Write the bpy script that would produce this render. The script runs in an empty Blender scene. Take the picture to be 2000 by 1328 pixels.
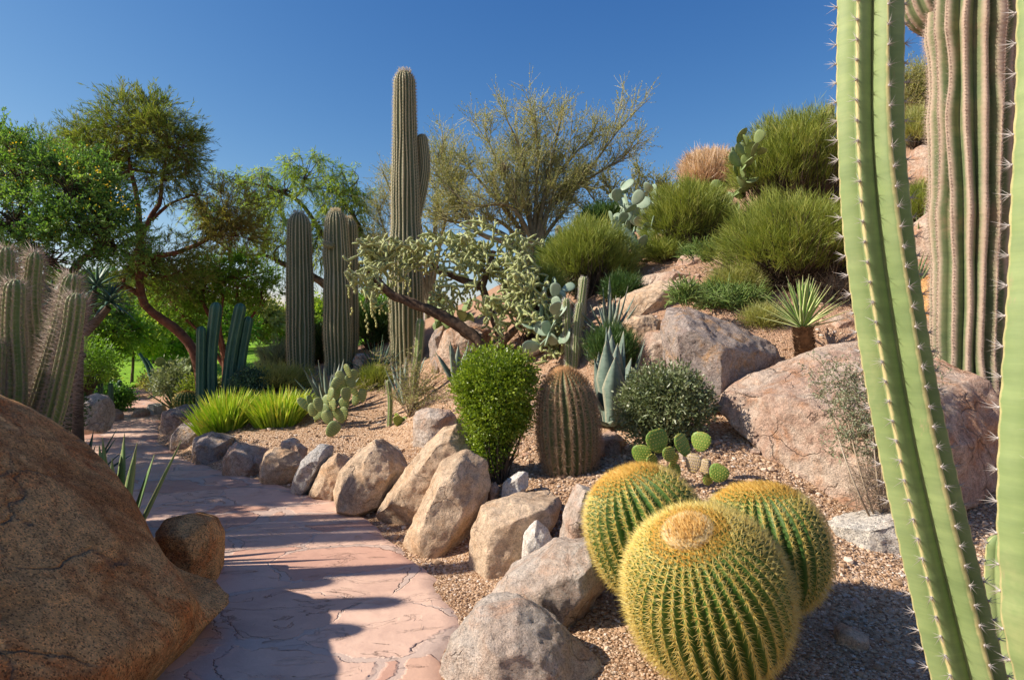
import bpy, bmesh, math, random
import numpy as np
from mathutils import Vector

# ------------------------------------------------------------------ scene, camera, light
scene = bpy.context.scene
F = 1222.0          # focal length in photo pixels (photo is 2000 wide)
HZ = 650.0          # horizon row in the photo
EYE = 1.5
cam_d = bpy.data.cameras.new('camera')
cam = bpy.data.objects.new('camera', cam_d)
scene.collection.objects.link(cam)
scene.camera = cam
cam.location = (0, 0, EYE)
cam.rotation_euler = (math.pi / 2, 0, 0)
cam_d.sensor_width = 36.0
cam_d.lens = F / 2000.0 * 36.0
cam_d.shift_y = -(664.0 - HZ) / 2000.0
cam_d.clip_start = 0.05
cam_d.clip_end = 3000

SUN = Vector((-1.0, -0.12, 0.76)).normalized()      # direction towards the sun
elev = math.asin(SUN.z)
world = bpy.data.worlds.new('World')
scene.world = world
world.use_nodes = True
wn = world.node_tree
wn.nodes.clear()
wo = wn.nodes.new('ShaderNodeOutputWorld')
bg = wn.nodes.new('ShaderNodeBackground')
sky = wn.nodes.new('ShaderNodeTexSky')
sky.sky_type = 'NISHITA'
sky.sun_disc = False
sky.sun_elevation = elev
sky.sun_rotation = math.atan2(SUN.x, SUN.y)
sky.altitude = 400
sky.air_density = 1.0
sky.dust_density = 0.6
sky.ozone_density = 3.0
bg.inputs['Strength'].default_value = 0.15
# deep polarised desert blue: each channel of the sky gets its own contrast
sp_ = wn.nodes.new('ShaderNodeSeparateColor'); cb_ = wn.nodes.new('ShaderNodeCombineColor')
wn.links.new(sky.outputs[0], sp_.inputs[0])
for k_, (p_, g_) in enumerate(((1.75, 0.245), (1.25, 0.385), (0.80, 0.78))):
    a_ = wn.nodes.new('ShaderNodeMath'); a_.operation = 'POWER'; a_.inputs[1].default_value = p_
    m_ = wn.nodes.new('ShaderNodeMath'); m_.operation = 'MULTIPLY'; m_.inputs[1].default_value = g_
    wn.links.new(sp_.outputs[k_], a_.inputs[0]); wn.links.new(a_.outputs[0], m_.inputs[0]); wn.links.new(m_.outputs[0], cb_.inputs[k_])
wn.links.new(cb_.outputs[0], bg.inputs[0])
wn.links.new(bg.outputs[0], wo.inputs[0])

sun_d = bpy.data.lights.new('sun', 'SUN')
sun_d.energy = 4.7
sun_d.angle = math.radians(0.5)
sun_d.color = (1.0, 0.91, 0.78)
sun_o = bpy.data.objects.new('sun', sun_d)
scene.collection.objects.link(sun_o)
sun_o.location = (-20, 0, 20)
sun_o.rotation_euler = SUN.to_track_quat('Z', 'Y').to_euler()

vs = scene.view_settings
vs.view_transform = 'Standard'
vs.look = 'None'
vs.exposure = 0.62
vs.gamma = 1.0
vs.use_curve_mapping = False

# ------------------------------------------------------------------ numeric helpers
rng = np.random.default_rng(7)
random.seed(7)

def P(px, py, D):
    return np.array([(px - 1000.0) / F * D, D, EYE - (py - HZ) / F * D])

def norm(a):
    a = np.asarray(a, float)
    return a / np.maximum(np.linalg.norm(a, axis=-1, keepdims=True), 1e-9)

def _hash(ix, iy, iz, s):
    h = (ix * 374761393 + iy * 668265263 + iz * 2147483647 + s * 974634777) & 0xFFFFFFFF
    h = ((h ^ (h >> 13)) * 1274126177) & 0xFFFFFFFF
    h = h ^ (h >> 16)
    return (h & 0xFFFF) / 65535.0 * 2 - 1

def vnoise(p, s=0):
    p = np.asarray(p, float)
    i = np.floor(p).astype(np.int64)
    f = p - i
    u = f * f * (3 - 2 * f)
    r = 0
    for dx in (0, 1):
        for dy in (0, 1):
            for dz in (0, 1):
                w = (u[..., 0] if dx else 1 - u[..., 0]) * (u[..., 1] if dy else 1 - u[..., 1]) * (u[..., 2] if dz else 1 - u[..., 2])
                r = r + w * _hash(i[..., 0] + dx, i[..., 1] + dy, i[..., 2] + dz, s)
    return r

def fbm(p, octv=4, s=0, gain=0.5):
    r, a = 0, 1.0
    for k in range(octv):
        r = r + a * vnoise(np.asarray(p) * (2.03 ** k) + 13.7 * k, s + k)
        a *= gain
    return r

# ------------------------------------------------------------------ the lie of the land
PATH_R = np.array([[2.0, -0.15], [2.7, -0.26], [3.3, -0.28], [3.8, -0.45], [4.3, -0.75], [5.0, -1.12], [5.5, -1.45], [6.1, -2.2], [6.8, -3.1], [7.4, -3.85],
                   [8.6, -4.85], [10.2, -5.75], [12.5, -6.9], [15, -9.0]])
PATH_L = np.array([[2.0, -1.75], [2.7, -1.72], [3.3, -1.75], [3.8, -1.95], [4.3, -2.25], [5.0, -2.95], [5.5, -3.5], [6.1, -4.2], [6.8, -4.9], [7.4, -5.4],
                   [8.6, -6.3], [10.2, -7.2], [12.5, -8.5], [15, -10.6]])
def path_edges(y):
    return np.interp(y, PATH_L[:, 0], PATH_L[:, 1]), np.interp(y, PATH_R[:, 0], PATH_R[:, 1])

_cp = [P(*q) for q in [
    (1150, 1200, 3.2), (1400, 1320, 2.6), (1700, 1250, 3.0), (1700, 1100, 3.5), (1850, 1000, 4.2), (1990, 950, 4.4), (950, 1105, 3.95),
    (1050, 960, 4.5), (1000, 930, 4.8), (1200, 930, 4.5), (900, 985, 4.8), (1440, 930, 4.3), (1600, 700, 5.8), (1440, 650, 6.3),
    (1850, 700, 5.5), (1690, 1000, 4.1), (1110, 915, 4.9), (1190, 850, 5.6), (1260, 760, 6.0), (1240, 655, 6.8), (1370, 545, 7.5),
    (1300, 520, 8.5), (1500, 600, 6.8), (1550, 430, 9.5), (1400, 460, 9.0), (1640, 520, 8.0), (1780, 370, 9.0), (1980, 500, 7.0),
    (1980, 230, 10.0), (1460, 320, 12.0), (1700, 265, 13.0), (1900, 160, 15.0), (1340, 380, 13.0), (1220, 440, 12.5), (1100, 490, 12.0),
    (1040, 525, 12.0), (950, 600, 10.5), (870, 640, 10.5), (800, 695, 10.0), (840, 740, 8.6), (840, 800, 7.0), (750, 820, 7.6),
    (650, 835, 7.5), (540, 825, 8.0), (440, 835, 7.8), (587, 725, 10.8), (660, 712, 10.8), (480, 770, 9.3), (380, 795, 10.5),
    (700, 900, 6.6), (600, 870, 7.0), (800, 880, 6.0), (845, 850, 6.3), (530, 690, 25), (300, 750, 20), (200, 730, 25), (560, 668, 45),
    (1050, 700, 7.6), (950, 700, 7.6), (1120, 640, 7.6), (860, 1180, 3.5)]]
_cp += [np.array(q, float) for q in [(-6, 3, .06), (-10, 8, .1), (-10, 14, 0), (-4, 1, 0), (0, 0, 0), (0.6, 1.6, 0.0), (1.3, 1.6, .1), (3, 1.5, .3), (3, 0, .25), (0, -4, 0), (-8, -4, 0),
        (8, 0, 1.2), (8, 4, 2.2), (14, 5, 3.5), (14, 12, 6.5), (9, 9, 4.7), (25, 12, 8), (25, 25, 9), (12, 22, 7), (3, 22, 3.2), (-3, 22, .8),
        (5, 45, 2.5), (-20, 45, .6), (-30, 25, .2), (-30, 0, 0), (-60, 60, 1.0), (60, 60, 3), (0, 100, 1.0), (60, 0, 3), (-60, -30, 0), (50, -40, 1)]]
_cp = np.array(_cp)
_c2 = 0.35 ** 2
_A = np.sqrt(((_cp[:, None, :2] - _cp[None, :, :2]) ** 2).sum(-1) + _c2)
_n = len(_cp)
_w = np.linalg.solve(_A - np.eye(_n) * 0.02, _cp[:, 2] - 0.6)

def H(x, y, detail=True):
    x = np.asarray(x, float); y = np.asarray(y, float)
    sh = np.broadcast(x, y).shape
    xx = np.broadcast_to(x, sh).ravel(); yy = np.broadcast_to(y, sh).ravel()
    out = np.empty(xx.shape)
    for a in range(0, len(xx), 20000):
        b = slice(a, a + 20000)
        d = np.sqrt((xx[b, None] - _cp[None, :, 0]) ** 2 + (yy[b, None] - _cp[None, :, 1]) ** 2 + _c2)
        out[b] = d @ _w + 0.6
    rr = np.sqrt(xx ** 2 + yy ** 2)
    k = np.clip((rr - 60) / 60, 0, 1)
    out = out * (1 - k) + 0.8 * k
    if detail:
        q = np.stack([xx, yy, yy * 0], -1)
        out = out + 0.02 * fbm(q * 2.3, 3, 5) * np.clip(rr / 5, 0.3, 2)
    l, r = path_edges(yy)
    dist = np.maximum(np.maximum(l - xx, xx - r), 0)
    on = (yy < 17) & (yy > -3)
    t = np.clip(dist / 0.7, 0, 1); t = t * t * (3 - 2 * t)
    out = np.where(on, out * t, out)
    out = np.where(on & (xx < l), np.maximum(out, -0.01), out)
    return out.reshape(sh)

def ground(x, y):
    return np.array([x, y, float(H(x, y))])

def GP(px, D, sink=0.0):
    x = (px - 1000.0) / F * D
    g = ground(x, D); g[2] -= sink
    return g

# ------------------------------------------------------------------ mesh building
class Geo:
    def __init__(s):
        s.v = []; s.f = []; s.r = []; s.c = []; s.m = []; s.n = 0
    def add(s, v, f, r=None, c=None, m=0):
        v = np.asarray(v, float).reshape(-1, 3); f = np.asarray(f, np.int64)
        if len(v) == 0 or len(f) == 0: return
        s.v.append(v); s.f.append(f + s.n); s.n += len(v)
        s.r.append(np.random.default_rng(s.n).random(len(f)) if r is None else np.broadcast_to(np.asarray(r, float), (len(f),)))
        s.c.append(np.zeros(len(v)) if c is None else np.broadcast_to(np.asarray(c, float), (len(v),)))
        s.m.append(np.full(len(f), m, np.int32))
    def mesh(s, name, origin, smooth):
        me = bpy.data.meshes.new(name)
        V = np.concatenate(s.v) - np.asarray(origin, float)
        tot = np.concatenate([np.full(len(f), f.shape[1]) for f in s.f])
        loops = np.concatenate([f.ravel() for f in s.f]).astype(np.int32)
        me.vertices.add(len(V)); me.vertices.foreach_set('co', V.ravel())
        me.loops.add(len(loops)); me.loops.foreach_set('vertex_index', loops)
        me.polygons.add(len(tot))
        st = np.zeros(len(tot), np.int32); st[1:] = np.cumsum(tot)[:-1]
        me.polygons.foreach_set('loop_start', st)
        me.polygons.foreach_set('material_index', np.concatenate(s.m))
        me.polygons.foreach_set('use_smooth', np.full(len(tot), bool(smooth)))
        a = me.attributes.new('rnd', 'FLOAT', 'FACE'); a.data.foreach_set('value', np.concatenate(s.r).astype(np.float32))
        a = me.attributes.new('crest', 'FLOAT', 'POINT'); a.data.foreach_set('value', np.concatenate(s.c).astype(np.float32))
        me.update(calc_edges=True)
        return me
    def build(s, name, mats, parent=None, origin=None, smooth=True):
        if origin is None:
            origin = np.array(parent['_o']) if parent is not None else (0, 0, 0)
        if not s.v: return None
        me = s.mesh(name, origin, smooth)
        for m in (mats if isinstance(mats, (list, tuple)) else [mats]): me.materials.append(m)
        o = bpy.data.objects.new(name, me)
        scene.collection.objects.link(o)
        if parent is not None:
            o.parent = parent
            o.location = np.asarray(origin) - np.array(parent['_o'])
        else:
            o.location = origin
        o['_o'] = [float(q) for q in origin]
        return o

def tag(o, label=None, cat=None, group=None, kind=None):
    if label: o['label'] = label
    if cat: o['category'] = cat
    if group: o['group'] = group
    if kind: o['kind'] = kind
    return o

def thing(name, loc, label, cat, group=None):
    o = bpy.data.objects.new(name, None)
    scene.collection.objects.link(o)
    o.location = [float(q) for q in loc]
    o.empty_display_size = 0.1
    o['_o'] = [float(q) for q in loc]
    return tag(o, label, cat, group)

def catmull(C, n):
    C = np.asarray(C, float)
    if len(C) == 2:
        t = np.linspace(0, 1, n)[:, None]
        return C[0] * (1 - t) + C[1] * t
    Q = np.vstack([2 * C[0] - C[1], C, 2 * C[-1] - C[-2]])
    seg = len(C) - 1
    u = np.linspace(0, seg - 1e-6, max(n * 6, 30)); i = u.astype(int); t = (u - i)[:, None]
    p0, p1, p2, p3 = Q[i], Q[i + 1], Q[i + 2], Q[i + 3]
    X = 0.5 * (2 * p1 + (p2 - p0) * t + (2 * p0 - 5 * p1 + 4 * p2 - p3) * t ** 2 + (3 * p1 - p0 - 3 * p2 + p3) * t ** 3)
    L = np.r_[0, np.cumsum(np.linalg.norm(np.diff(X[:, :3], axis=0), axis=1))]
    s = np.linspace(0, L[-1], n)
    return np.stack([np.interp(s, L, X[:, k]) for k in range(X.shape[1])], -1)

def frames(Pt):
    T = norm(np.gradient(Pt, axis=0))
    N = np.zeros_like(T)
    ref = np.array([0, -1.0, 0]) if abs(T[0][1]) < 0.9 else np.array([1.0, 0, 0])
    n = ref - T[0] * ref.dot(T[0]); N[0] = norm(n)
    for i in range(1, len(T)):
        n = N[i - 1] - T[i] * N[i - 1].dot(T[i]); N[i] = norm(n)
    B = np.cross(T, N)
    return T, N, B

def sweep(Pt, R, prof=None, nseg=8, rot=0.0):
    """tube along Pt; R per point or (len, nseg); prof per angle multiplier (len,nseg)"""
    T, N, B = frames(Pt)
    th = np.linspace(0, 2 * math.pi, nseg, endpoint=False) + rot
    R = np.asarray(R, float)
    if R.ndim == 1: R = np.repeat(R[:, None], nseg, 1)
    if prof is not None: R = R * prof
    V = Pt[:, None, :] + R[..., None] * (np.cos(th)[None, :, None] * N[:, None, :] + np.sin(th)[None, :, None] * B[:, None, :])
    n = len(Pt)
    i, j = np.meshgrid(np.arange(n - 1), np.arange(nseg), indexing='ij')
    j2 = (j + 1) % nseg
    f = np.stack([i * nseg + j, i * nseg + j2, (i + 1) * nseg + j2, (i + 1) * nseg + j], -1).reshape(-1, 4)
    return V.reshape(-1, 3), f

def tube(g, ctrl, r0, r1, n=10, nseg=7, m=0, rough=0.0, seed=0, power=1.0):
    Pt = catmull(ctrl, n)
    t = np.linspace(0, 1, n) ** power
    R = r0 * (1 - t) + r1 * t
    prof = None
    if rough:
        prof = 1 + rough * fbm(np.stack(np.meshgrid(np.arange(n) * .7, np.arange(nseg) * 1.3, [seed], indexing='ij'), -1)[:, :, 0], 2, seed)
    v, f = sweep(Pt, R, prof, nseg)
    g.add(v, f, m=m)
    return Pt

def sticks(g, A, B, ra, rb, m=0, r=None):
    """batch of three sided tapered twigs"""
    A = np.asarray(A, float).reshape(-1, 3); B = np.asarray(B, float).reshape(-1, 3); n = len(A)
    if n == 0: return
    T = norm(B - A)
    ref = np.where(np.abs(T[:, 2:3]) < 0.9, np.array([[0, 0, 1.0]]), np.array([[1.0, 0, 0]]))
    N = norm(np.cross(T, ref)); Bn = np.cross(T, N)
    ra = np.broadcast_to(ra, (n,))[:, None]; rb = np.broadcast_to(rb, (n,))[:, None]
    vs_ = []
    for (C, rr) in ((A, ra), (B, rb)):
        for k in range(3):
            a = k * 2.0944
            vs_.append(C + rr * (math.cos(a) * N + math.sin(a) * Bn))
    V = np.stack(vs_, 1).reshape(-1, 3)
    b = (np.arange(n) * 6)[:, None]
    f = np.concatenate([b + np.array([[k, (k + 1) % 3, 3 + (k + 1) % 3, 3 + k]]) for k in range(3)])
    if r is not None: r = np.tile(np.broadcast_to(r, (n,)), 3)
    g.add(V, f, m=m, r=r)

def cones(g, A, dirs, L, rad, m=0, r=None, c=0):
    A = np.asarray(A, float).reshape(-1, 3); n = len(A)
    if n == 0: return
    T = norm(dirs)
    ref = np.where(np.abs(T[:, 2:3]) < 0.9, np.array([[0, 0, 1.0]]), np.array([[1.0, 0, 0]]))
    N = norm(np.cross(T, ref)); Bn = np.cross(T, N)
    L = np.broadcast_to(L, (n,))[:, None]; rad = np.broadcast_to(rad, (n,))[:, None]
    vs_ = [A + rad * (math.cos(k * 2.0944) * N + math.sin(k * 2.0944) * Bn) for k in range(3)] + [A + T * L]
    V = np.stack(vs_, 1).reshape(-1, 3)
    b = (np.arange(n) * 4)[:, None]
    f = np.concatenate([b + np.array([[k, (k + 1) % 3, 3]]) for k in range(3)])
    if r is not None: r = np.tile(np.broadcast_to(r, (n,)), 3)
    g.add(V, f, m=m, r=r, c=c)

def rdir(n, seed=None):
    r = rng if seed is None else np.random.default_rng(seed)
    return norm(r.normal(size=(n, 3)))

def leaves(g, C, D, L, W, m=0, r=None, fold=0.0, flat=None):
    """batch of leaf quads: C base, D direction, L length, W width"""
    C = np.asarray(C, float).reshape(-1, 3); n = len(C)
    if n == 0: return
    T = norm(D)
    S = norm(np.cross(T, rdir(n) if flat is None else norm(flat + 0.35 * rdir(n))))
    L = np.broadcast_to(L, (n,))[:, None]; W = np.broadcast_to(W, (n,))[:, None]
    U = np.cross(S, T)
    V = np.stack([C, C + T * L * 0.5 + S * W * 0.5 + U * fold * W, C + T * L, C + T * L * 0.5 - S * W * 0.5 + U * fold * W], 1).reshape(-1, 3)
    f = (np.arange(n) * 4)[:, None] + np.array([[0, 1, 2, 3]])
    g.add(V, f, m=m, r=(rng.random(n) if r is None else r))

# ------------------------------------------------------------------ materials
def _new(name):
    m = bpy.data.materials.new(name); m.use_nodes = True
    nt = m.node_tree; nt.nodes.clear()
    out = nt.nodes.new('ShaderNodeOutputMaterial')
    return m, nt, out

def _ramp(nt, stops, interp='LINEAR'):
    n = nt.nodes.new('ShaderNodeValToRGB'); n.color_ramp.interpolation = interp
    e = n.color_ramp.elements
    while len(e) < len(stops): e.new(0.5)
    for k, (p, c) in enumerate(stops):
        e[k].position = p; e[k].color = (*c, 1) if len(c) == 3 else c
    return n

def _coords(nt, kind='Object', rand=True):
    tc = nt.nodes.new('ShaderNodeTexCoord')
    if not rand: return tc.outputs[kind]
    oi = nt.nodes.new('ShaderNodeObjectInfo')
    mul = nt.nodes.new('ShaderNodeMath'); mul.operation = 'MULTIPLY'; mul.inputs[1].default_value = 60
    nt.links.new(oi.outputs['Random'], mul.inputs[0])
    va = nt.nodes.new('ShaderNodeVectorMath'); va.operation = 'ADD'
    nt.links.new(tc.outputs[kind], va.inputs[0]); nt.links.new(mul.outputs[0], va.inputs[1])
    return va.outputs[0]

def _noise(nt, co, scale, detail=4, rough=0.6, dist=0.0):
    n = nt.nodes.new('ShaderNodeTexNoise'); n.inputs['Scale'].default_value = scale
    n.inputs['Detail'].default_value = detail; n.inputs['Roughness'].default_value = rough; n.inputs['Distortion'].default_value = dist
    nt.links.new(co, n.inputs['Vector']); return n.outputs['Fac']

def _mix(nt, fac, a, b, mode='MIX'):
    n = nt.nodes.new('ShaderNodeMix'); n.data_type = 'RGBA'; n.blend_type = mode
    for sock, val in ((n.inputs[0], fac), (n.inputs[6], a), (n.inputs[7], b)):
        if hasattr(val, 'links') or isinstance(val, bpy.types.NodeSocket): nt.links.new(val, sock)
        elif isinstance(val, (int, float)): sock.default_value = val
        else: sock.default_value = (*val, 1) if len(val) == 3 else val
    return n.outputs[2]

def _bsdf(nt, out, col, rough=0.8, spec=0.3, height=None, bump=0.3, dist=0.01):
    b = nt.nodes.new('ShaderNodeBsdfPrincipled')
    if isinstance(col, bpy.types.NodeSocket): nt.links.new(col, b.inputs['Base Color'])
    else: b.inputs['Base Color'].default_value = (*col, 1)
    b.inputs['Roughness'].default_value = rough
    b.inputs['Specular IOR Level'].default_value = spec
    if height is not None:
        bp = nt.nodes.new('ShaderNodeBump'); bp.inputs['Strength'].default_value = bump; bp.inputs['Distance'].default_value = dist
        nt.links.new(height, bp.inputs['Height']); nt.links.new(bp.outputs[0], b.inputs['Normal'])
    nt.links.new(b.outputs[0], out.inputs[0])
    return b

def _math(nt, op, a, b=None, c=None):
    n = nt.nodes.new('ShaderNodeMath'); n.operation = op
    for k, v in enumerate((a, b, c)):
        if v is None: continue
        if isinstance(v, bpy.types.NodeSocket): nt.links.new(v, n.inputs[k])
        else: n.inputs[k].default_value = v
    return n.outputs[0]

def rock_mat(name, a, b, c, stain=None, stain_amt=0.5, sc=1.0, speck=0.5, bump=0.6, crack=True):
    """granite: a,b,c patch colours, stain = iron colour, fine dark and light crystals"""
    m, nt, out = _new(name)
    co = _coords(nt)
    big = _noise(nt, co, 2.2 * sc, 5, 0.65, 0.4)
    r = _ramp(nt, [(0.30, a), (0.47, b), (0.58, c), (0.72, b)])
    nt.links.new(big, r.inputs[0]); col = r.outputs[0]
    if stain:
        sn = _noise(nt, co, 3.4 * sc, 6, 0.7, 0.8)
        sr = _ramp(nt, [(0.5, (0, 0, 0)), (0.66, (stain_amt,) * 3)])
        nt.links.new(sn, sr.inputs[0]); col = _mix(nt, sr.outputs[0], col, stain)
    # crystals
    vo = nt.nodes.new('ShaderNodeTexVoronoi'); vo.inputs['Scale'].default_value = 170
    nt.links.new(co, vo.inputs['Vector'])
    sep = nt.nodes.new('ShaderNodeSeparateColor'); nt.links.new(vo.outputs['Color'], sep.inputs[0])
    cr = _ramp(nt, [(0.0, (0.28,) * 3), (0.16, (0.55,) * 3), (0.3, (0.95,) * 3), (0.8, (1.05, 1.03, 1.0)), (1.0, (1.5, 1.45, 1.35))])
    nt.links.new(sep.outputs[0], cr.inputs[0])
    col = _mix(nt, speck, col, cr.outputs[0], 'MULTIPLY')
    mid = _noise(nt, co, 22 * sc, 6, 0.75)
    mr = _ramp(nt, [(0.32, (0.50,) * 3), (0.5, (1.0,) * 3), (0.66, (1.3,) * 3)])
    nt.links.new(mid, mr.inputs[0]); col = _mix(nt, 0.75, col, mr.outputs[0], 'MULTIPLY')
    # dark lichen speckles
    lich = _noise(nt, co, 9 * sc, 8, 0.8)
    lr = _ramp(nt, [(0.58, (1, 1, 1)), (0.68, (0.5, 0.47, 0.44))])
    nt.links.new(lich, lr.inputs[0]); col = _mix(nt, 0.7, col, lr.outputs[0], 'MULTIPLY')
    # joints and cracks: stretched, gated so they break off
    wv = nt.nodes.new('ShaderNodeTexNoise'); wv.inputs['Scale'].default_value = 3.0 * sc; wv.inputs['Detail'].default_value = 6; nt.links.new(co, wv.inputs['Vector'])
    s1 = nt.nodes.new('ShaderNodeVectorMath'); s1.operation = 'SCALE'; s1.inputs['Scale'].default_value = 0.55; nt.links.new(wv.outputs['Color'], s1.inputs[0])
    ad = nt.nodes.new('ShaderNodeVectorMath'); ad.operation = 'ADD'; nt.links.new(co, ad.inputs[0]); nt.links.new(s1.outputs[0], ad.inputs[1])
    ve = nt.nodes.new('ShaderNodeTexVoronoi'); ve.feature = 'DISTANCE_TO_EDGE'; ve.inputs['Scale'].default_value = 2.6 * sc; nt.links.new(ad.outputs[0], ve.inputs['Vector'])
    ck = _ramp(nt, [(0.0, (1, 1, 1)), (0.022, (0, 0, 0))]); nt.links.new(ve.outputs['Distance'], ck.inputs[0])
    gt = _ramp(nt, [(0.50, (0, 0, 0)), (0.58, (1, 1, 1))]); nt.links.new(_noise(nt, co, 2.1 * sc, 3), gt.inputs[0])
    ckf = _math(nt, 'MULTIPLY', ck.outputs[0], gt.outputs[0])
    col = _mix(nt, _math(nt, 'MULTIPLY', ckf, 0.55), col, (0.16, 0.11, 0.08))
    h = _math(nt, 'ADD', _math(nt, 'MULTIPLY', mid, 1.0), _math(nt, 'MULTIPLY', big, 1.6))
    h = _math(nt, 'SUBTRACT', h, _math(nt, 'MULTIPLY', ckf, 0.8))
    if crack:
        n2 = _noise(nt, co, 7 * sc, 9, 0.78, 0.3)
        h = _math(nt, 'ADD', h, _math(nt, 'MULTIPLY', n2, 1.5))
    h = _math(nt, 'ADD', h, _math(nt, 'MULTIPLY', _noise(nt, co, 120 * sc, 3, 0.7), 0.3))
    _bsdf(nt, out, col, 0.85, 0.25, h, bump, 0.035)
    return m

def leaf_mat(name, cols, trans=0.35, rough=0.5, spec=0.3, noise_sc=0.0):
    """foliage colour varies leaf by leaf"""
    m, nt, out = _new(name)
    at = nt.nodes.new('ShaderNodeAttribute'); at.attribute_name = 'rnd'
    n = len(cols)
    r = _ramp(nt, [(k / max(n - 1, 1), c) for k, c in enumerate(cols)])
    nt.links.new(at.outputs['Fac'], r.inputs[0]); col = r.outputs[0]
    if noise_sc:
        nz = _noise(nt, _coords(nt), noise_sc, 3)
        nr = _ramp(nt, [(0.35, (0.7, 0.72, 0.7)), (0.65, (1.3, 1.2, 1.0))]); nt.links.new(nz, nr.inputs[0])
        col = _mix(nt, 1.0, col, nr.outputs[0], 'MULTIPLY')
    b = nt.nodes.new('ShaderNodeBsdfPrincipled'); nt.links.new(col, b.inputs['Base Color'])
    b.inputs['Roughness'].default_value = rough; b.inputs['Specular IOR Level'].default_value = spec
    t = nt.nodes.new('ShaderNodeBsdfTranslucent')
    tm = _mix(nt, 1.0, col, (1.3, 1.3, 0.6), 'MULTIPLY'); nt.links.new(tm, t.inputs[0])
    mx = nt.nodes.new('ShaderNodeMixShader'); mx.inputs[0].default_value = trans
    nt.links.new(b.outputs[0], mx.inputs[1]); nt.links.new(t.outputs[0], mx.inputs[2]); nt.links.new(mx.outputs[0], out.inputs[0])
    return m

def plain_mat(name, a, b, sc=8, rough=0.8, bump=0.3, dist=0.01, spec=0.3, stretch=None):
    m, nt, out = _new(name)
    co = _coords(nt)
    if stretch:
        mp = nt.nodes.new('ShaderNodeMapping'); mp.inputs['Scale'].default_value = stretch
        nt.links.new(co, mp.inputs[0]); co = mp.outputs[0]
    n = _noise(nt, co, sc, 6, 0.7)
    r = _ramp(nt, [(0.35, a), (0.65, b)]); nt.links.new(n, r.inputs[0])
    _bsdf(nt, out, r.outputs[0], rough, spec, n, bump, dist)
    return m

def cactus_mat(name, body, body2, crest, power=(0.55, 0.95), sc=5, rough=0.55, blotch=None, scar=None):
    """rib flesh with a paler or browner crest line along each rib (attribute crest)"""
    m, nt, out = _new(name)
    co = _coords(nt)
    n = _noise(nt, co, sc, 5, 0.65)
    r = _ramp(nt, [(0.35, body), (0.65, body2)]); nt.links.new(n, r.inputs[0]); col = r.outputs[0]
    if blotch:
        n3 = _noise(nt, co, sc * 0.5, 7, 0.75)
        br = _ramp(nt, [(0.56, (0, 0, 0)), (0.7, (1, 1, 1))]); nt.links.new(n3, br.inputs[0])
        col = _mix(nt, br.outputs[0], col, blotch)
    if scar:
        mp = nt.nodes.new('ShaderNodeMapping'); mp.inputs['Scale'].default_value = (1, 1, 0.35); nt.links.new(co, mp.inputs[0])
        n4 = _noise(nt, mp.outputs[0], sc * 6, 8, 0.8)
        s4 = _ramp(nt, [(0.60, (0, 0, 0)), (0.68, (.8, .8, .8))]); nt.links.new(n4, s4.inputs[0])
        col = _mix(nt, s4.outputs[0], col, scar)
        mp = nt.nodes.new('ShaderNodeMapping'); mp.inputs['Scale'].default_value = (.3, .3, 4.0); nt.links.new(co, mp.inputs[0])
        bn = _ramp(nt, [(0.35, (.84, .86, .84)), (0.65, (1.12, 1.1, 1.05))]); nt.links.new(_noise(nt, mp.outputs[0], sc * 2, 5, 0.7), bn.inputs[0])
        col = _mix(nt, 1.0, col, bn.outputs[0], 'MULTIPLY')
    at = nt.nodes.new('ShaderNodeAttribute'); at.attribute_name = 'crest'
    n2 = _noise(nt, co, sc * 12, 3, 0.6)
    f = _math(nt, 'ADD', at.outputs['Fac'], _math(nt, 'MULTIPLY', _math(nt, 'SUBTRACT', n2, 0.5), 0.35))
    cr = _ramp(nt, [(power[0], (0, 0, 0)), (power[1], (1, 1, 1))]); nt.links.new(f, cr.inputs[0])
    col = _mix(nt, cr.outputs[0], col, crest)
    _bsdf(nt, out, col, rough, 0.35, n2, 0.15, 0.003)
    return m
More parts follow.
